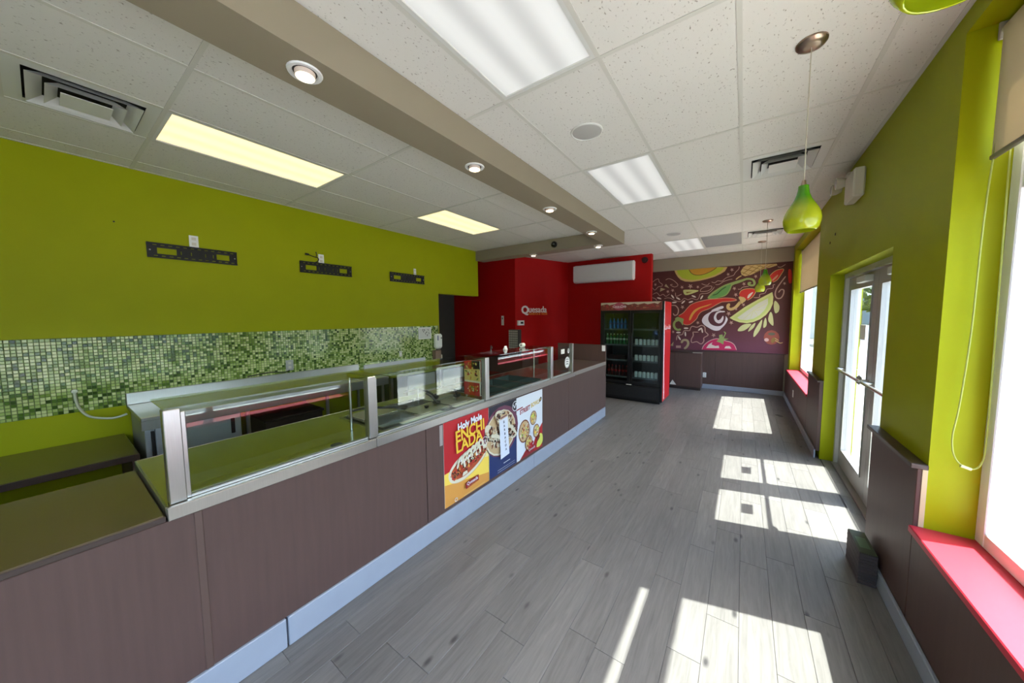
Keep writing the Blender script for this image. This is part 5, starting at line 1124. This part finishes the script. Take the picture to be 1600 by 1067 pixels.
# ------------------------------------------------------------------ far cabinet, wall bits
cb = thing('cabinet', 'low dark brown cabinet against the back wall beside the cooler', 'cabinet', (-1.2, 8.55, 0))
obj('body', MB().box(-1.80, -0.725, 8.372, 8.752, .06, .845), BROWN, cb)
obj('door', MB().box(-1.80, -1.265, 8.355, 8.372, .07, .84, .003), BROWN, cb); obj('door', MB().box(-1.26, -0.727, 8.355, 8.372, .07, .84, .003), BROWN, cb)
obj('top', MB().box(-1.81, -0.715, 8.345, 8.753, .845, .865, .003), DKBROWN, cb); obj('plinth', MB().box(-1.78, -0.735, 8.40, 8.75, 0, .06), DKBROWN, cb)
obj('edge_strip', MB().box(-0.90, -0.716, 8.342, 8.352, .848, .862), mat('pale_edge', (176, 168, 156), 0.5), cb)  # paler strip on the right end of the top's front edge
tag(obj('paper_scrap', MB().prism([(-1.36, 0.09), (-1.22, 0.09), (-1.30, 0.20)], 8.348, 8.353, 'y'), PAPER), 'torn white paper triangle on the cabinet front', 'paper')
def outlet_back(x, y, z, label):
    t = thing('wall_outlet', label, 'outlet', (x, y, z)); obj('cover_plate', MB().box(x-.035, x+.035, y-.006, y, z-.057, z+.057, .002), WHITEP, t)
    for s in (-1, 1): obj('socket', MB().box(x-.016, x+.016, y-.009, y-.006, z+s*.026-.013, z+s*.026+.013, .003), mat('ivory_socket', (206, 200, 184), 0.4), t)
outlet_back(-0.69, 8.755, .31, 'white outlet on the brown wainscot beside the cabinet')
t = thing('wall_outlet', 'white outlet on the wainscot under the far window', 'outlet', (.75, 7.35, .33))
obj('cover_plate', MB().box(.744, .75, 7.31, 7.39, .27, .39, .002), WHITEP, t)
for s in (-1, 1): obj('socket', MB().box(.741, .745, 7.333, 7.367, .33+s*.026-.013, .33+s*.026+.013, .003), mat('ivory_socket', (206, 200, 184), 0.4), t)

# ------------------------------------------------------------------ window wall things
el_ = thing('emergency_light', 'white emergency light box with two lamp heads above the door', 'emergency light', (XR, 4.15, 2.66))
obj('case', MB().box(XR-.075, XR-.001, 3.96, 4.26, 2.665, 2.90, .012), mat('ivory_case', (206, 198, 180), 0.5), el_)
obj('bracket', MB().box(XR-.06, XR-.001, 4.26, 4.62, 2.93, 2.96, .004), mat('ivory_case', (206, 198, 180), 0.5), el_)
for y in (4.36, 4.56):
    h_ = obj('lamp_head', MB().lathe([(0, .05), (.03, .045), (.048, .01), (.052, -.03), (.046, -.032), (0, -.02)], (XR-.09, y, 2.90), 16, 0, 'x'), mat('ivory_case', (206, 198, 180), 0.5), el_)
    obj('lamp_lens', MB().lathe([(.045, -.031), (.02, -.036), (0, -.037)], (XR-.09, y, 2.90), 16, 0, 'x'), mat('lamp_lens_clear', (180, 180, 176), 0.15), h_)
for y, z in ((5.0, 2.55), (5.25, 2.50)): tag(obj('wall_anchor', MB().lathe([(0, -.006), (.014, -.005), (.016, 0)], (XR, y, z), 10, 0, 'x'), mat('dark_anchor', (70, 60, 24), 0.6)), 'dark wall anchor plug above the door, %s one' % ('nearer' if y < 5.1 else 'farther'), 'wall anchor')
FAB = mat('blind_fabric', (214, 200, 174), 0.8)
_T = FAB.node_tree; _tr = _T.nodes.new('ShaderNodeBsdfTranslucent'); _tr.inputs[0].default_value = lin((206, 190, 160)); _mx = _T.nodes.new('ShaderNodeMixShader'); _mx.inputs[0].default_value = 0.25
_T.links.new(_T.nodes['Principled BSDF'].outputs[0], _mx.inputs[1]); _T.links.new(_tr.outputs[0], _mx.inputs[2]); _T.links.new(_mx.outputs[0], _T.nodes['Material Output'].inputs[0])
def blind(y0, y1, ztop, zbot, label):
    t = thing('roller_blind', label, 'blind', (.90, (y0+y1)/2, zbot))
    obj('roller', MB().lathe([(0, y0+.01), (.028, y0+.01), (.028, y1-.01), (0, y1-.01)], (.905, 0, ztop-.035), 14, 0, 'y'), FAB, t)
    obj('fabric', MB().box(.877, .879, y0+.02, y1-.02, zbot, ztop-.035), FAB, t)
    obj('hem_bar', MB().box(.870, .886, y0+.02, y1-.02, zbot-.022, zbot, .004), mat('grey_hem_bar', (118, 112, 100), 0.4), t)
    for y in (y0+.002, y1-.010): obj('bracket', MB().box(.868, .942, y, y+.008, ztop-.075, ztop, .003), mat('bracket_taupe', (150, 140, 124), 0.4), t)
    return t
bl1 = blind(-1.88, 2.49, 2.945, 2.38, 'beige roller blind rolled up at the near window')
blind(5.95, 8.46, 2.92, 2.12, 'beige roller blind partly lowered at the far window')
ch = [(.905, 2.455, 2.90), (.87, 2.455, 2.2), (.862, 2.455, 1.6), (.848, 2.455, 1.25), (.836, 2.455, 1.10), (.845, 2.455, 1.01), (.872, 2.455, .965), (.905, 2.455, .955), (.926, 2.455, .985), (.934, 2.455, 1.06), (.933, 2.455, 1.3), (.928, 2.455, 1.7), (.922, 2.455, 2.2), (.915, 2.455, 2.90)]
cc = obj('pull_chain', MB().tube(smooth_path(ch, False, 6), .0032, 6), mat('pale_chain', (160, 166, 80), 0.5), bl1)
cc['label'] = 'looped pale green bead chain'
obj('connector', MB().tube([(.868, 2.455, .963), (.90, 2.455, .952)], .007, 8), mat('pale_chain2', (196, 200, 150), 0.5), cc)

tag(obj('nail', MB().lathe([(0, .008), (.006, .007), (.007, 0)], (wx, 0.43, 2.55), 8, 0, 'x'), BLACKP), 'tiny dark nail in the bare green wall above the mosaic', 'nail')
# ------------------------------------------------------------------ loose floor things
bk = thing('block_stack', 'dark ribbed block with a green top standing against the baseboard', 'block', (.68, 2.97, 0))
bs = MB(); DKB = mat('dark_ribbed_sheet', (70, 62, 64), 0.7, var=.1, vscale=20)
for k in range(10):
    o_ = obj('sheet', MB().box(.645+.001*(k % 2), .728, 2.835+.0015*(k % 3), 3.12, k*.02, k*.02+.0185, .002), DKB, bk)
obj('top_sheet', MB().box(.648, .726, 2.84, 3.115, .2, .204, .001), mat('moss_card', (74, 84, 62), 0.6), bk)
obj('label', MB().box(.662, .71, 2.90, 3.03, .2042, .205), mat('faded_green_label', (96, 122, 90), 0.6), bk)
tag(obj('floor_scrap', MB().prism([(.50, 7.02), (.565, 6.93), (.60, 6.96), (.545, 7.06)], .0005, .004, 'z'), BLACKP), 'small dark scrap lying on the floor near the far window', 'scrap')  # loose dark scrap on the planks
# ------------------------------------------------------------------ outside
ASPH = mat('asphalt', (142, 142, 145), 0.9, var=0.08, vscale=3)
g_ = tag(obj('ground', MB().box(1.05, 60, -40, 70, -0.3, -0.12).box(-40, 1.05, -40, -2.55, -0.3, -0.12), ASPH), 'pale asphalt parking lot outside the windows', None, None, 'structure')
tag(obj('sidewalk', MB().box(1.06, 3.0, -20, 40, -0.12, -0.02, 0.01), mat('concrete_walk', (196, 194, 188), 0.85, var=0.05)), 'pale concrete walk outside the entrance door', None, None, 'structure')
bd = thing('building', 'low white building across the parking lot', 'building', (18, 34, -0.12))
obj('wall', MB().box(3.6, 34, 34, 40, -0.12, 4.2), mat('white_stucco', (226, 226, 224), 0.8, var=0.03), bd)
obj('roof_fascia', MB().box(3.4, 34.2, 33.7, 40.2, 4.2, 4.8), mat('grey_fascia', (120, 122, 126), 0.7), bd)
for i in range(7):
    f_ = obj('window', MB().box(5+i*4, 7.6+i*4, 33.93, 34.0, 0.9, 3.0), mat('dark_frame', (70, 74, 80), 0.4), bd)
    obj('pane', MB().box(5.1+i*4, 7.5+i*4, 33.9, 33.94, 1.0, 2.9), mat('far_window_glass', (92, 108, 122), 0.1), f_)
bd2 = thing('building', 'long pale warehouse opposite the near window', 'building', (45, 10, -0.12))
obj('wall', MB().box(42, 50, -20, 30, -0.12, 4.5), mat('pale_siding', (206, 208, 210), 0.8, var=0.03), bd2)
obj('roof_fascia', MB().box(41.7, 50.2, -20.2, 30.2, 4.5, 5.1), mat('grey_fascia', (120, 122, 126), 0.7), bd2)
for i in range(9):
    f_ = obj('window', MB().box(41.93, 42, -17+i*5, -14+i*5, 0.9, 3.0), mat('dark_frame', (70, 74, 80), 0.4), bd2)
    obj('pane', MB().box(41.9, 41.94, -16.9+i*5, -14.1+i*5, 1.0, 2.9), mat('far_window_glass', (92, 108, 122), 0.1), f_)
def tree(x, y, h, label, seed):
    t = thing('tree', label, 'tree', (x, y, -0.12)); rn = random.Random(seed)
    obj('trunk', MB().tube([(x, y, -0.12), (x+0.05, y, h*0.3), (x, y+0.1, h*0.6)], [0.16, 0.12, 0.06], 8), mat('bark', (84, 70, 58), 0.9), t)
    cr = MB()
    for _ in range(900):
        a, b, r = rn.uniform(0, 2*pi), rn.uniform(-1, 1), rn.uniform(0.5, 1)**0.5*h*0.3
        c = Vector((x+r*cos(a)*math.sqrt(1-b*b), y+r*sin(a)*math.sqrt(1-b*b), h*0.66+r*b*1.1))
        u = Vector((rn.uniform(-1,1), rn.uniform(-1,1), rn.uniform(-1,1))).normalized()*0.2; v = u.orthogonal().normalized()*0.13
        cr.add([c-u, c+v, c+u, c-v], [(0,1,2,3)])
    obj('crown', cr, mat('tree_leaves', (66, 84, 50), 0.8), t)
tree(5.2, 26.0, 5.5, 'leafy green tree standing beyond the entrance door', 1)
tree(24, 12, 6.5, 'leafy green tree across the lot from the near window', 2)
def car(x, y, rz, col, label):
    c = thing('car', label, 'car', (0, 0, 0))
    prof = [(-2.2, 0.35), (-2.25, 0.75), (-2.0, 0.95), (-1.25, 1.02), (-0.75, 1.45), (0.75, 1.48), (1.45, 1.0), (2.1, 0.88), (2.25, 0.6), (2.2, 0.35)]
    obj('body', MB().prism(prof, -0.85, 0.85, 'y'), mat('car_paint_%d' % col[0], col, 0.25, coat=0.8), c)
    for s in (-1, 1):
        obj('side_window', MB().prism([(-1.1, 1.04), (-0.68, 1.38), (0.68, 1.4), (1.2, 1.04)], s*0.852, s*0.86, 'y'), mat('car_glass', (30, 36, 42), 0.08), c)
        for q in (-1.35, 1.4): obj('wheel', MB().lathe([(0.0, -0.1), (0.2, -0.11), (0.32, -0.1), (0.33, 0.1), (0.2, 0.11), (0, 0.1)], (q, s*0.78, 0.33), 16, 0, 'y'), BLACKP, c)
    c.location = (x, y, -0.12); c.rotation_euler = (0, 0, rz)
car(9.5, 17.0, 0.2, (225, 228, 230), 'white sedan parked in the lot beyond the door')
car(14.0, 6.0, 1.4, (38, 62, 118), 'dark blue sedan parked opposite the near window')
car(-2.6, -9.5, 0.1, (214, 216, 218), 'silver sedan parked outside the storefront window behind the camera')
car(2.4, -10.0, 0.15, (52, 92, 168), 'blue sedan parked outside the storefront window behind the camera')
tree(-6.0, -22, 6.0, 'leafy green tree beyond the storefront window behind the camera', 5)
bd3 = thing('building', 'pale shop row far behind the camera', 'building', (0, -34, -0.12))
obj('wall', MB().box(-20, 20, -38, -34, -0.12, 4.0), mat('white_stucco', (226, 226, 224), 0.8), bd3)
obj('roof_fascia', MB().box(-20.3, 20.3, -38.2, -33.8, 4.0, 4.6), mat('grey_fascia', (120, 122, 126), 0.7), bd3)
for i in range(8):
    f_ = obj('window', MB().box(-18+i*4.6, -15+i*4.6, -34, -33.93, 0.4, 3.0), mat('dark_frame', (70, 74, 80), 0.4), bd3)
    obj('pane', MB().box(-17.9+i*4.6, -15.1+i*4.6, -33.94, -33.9, 0.5, 2.9), mat('far_window_glass', (92, 108, 122), 0.1), f_)
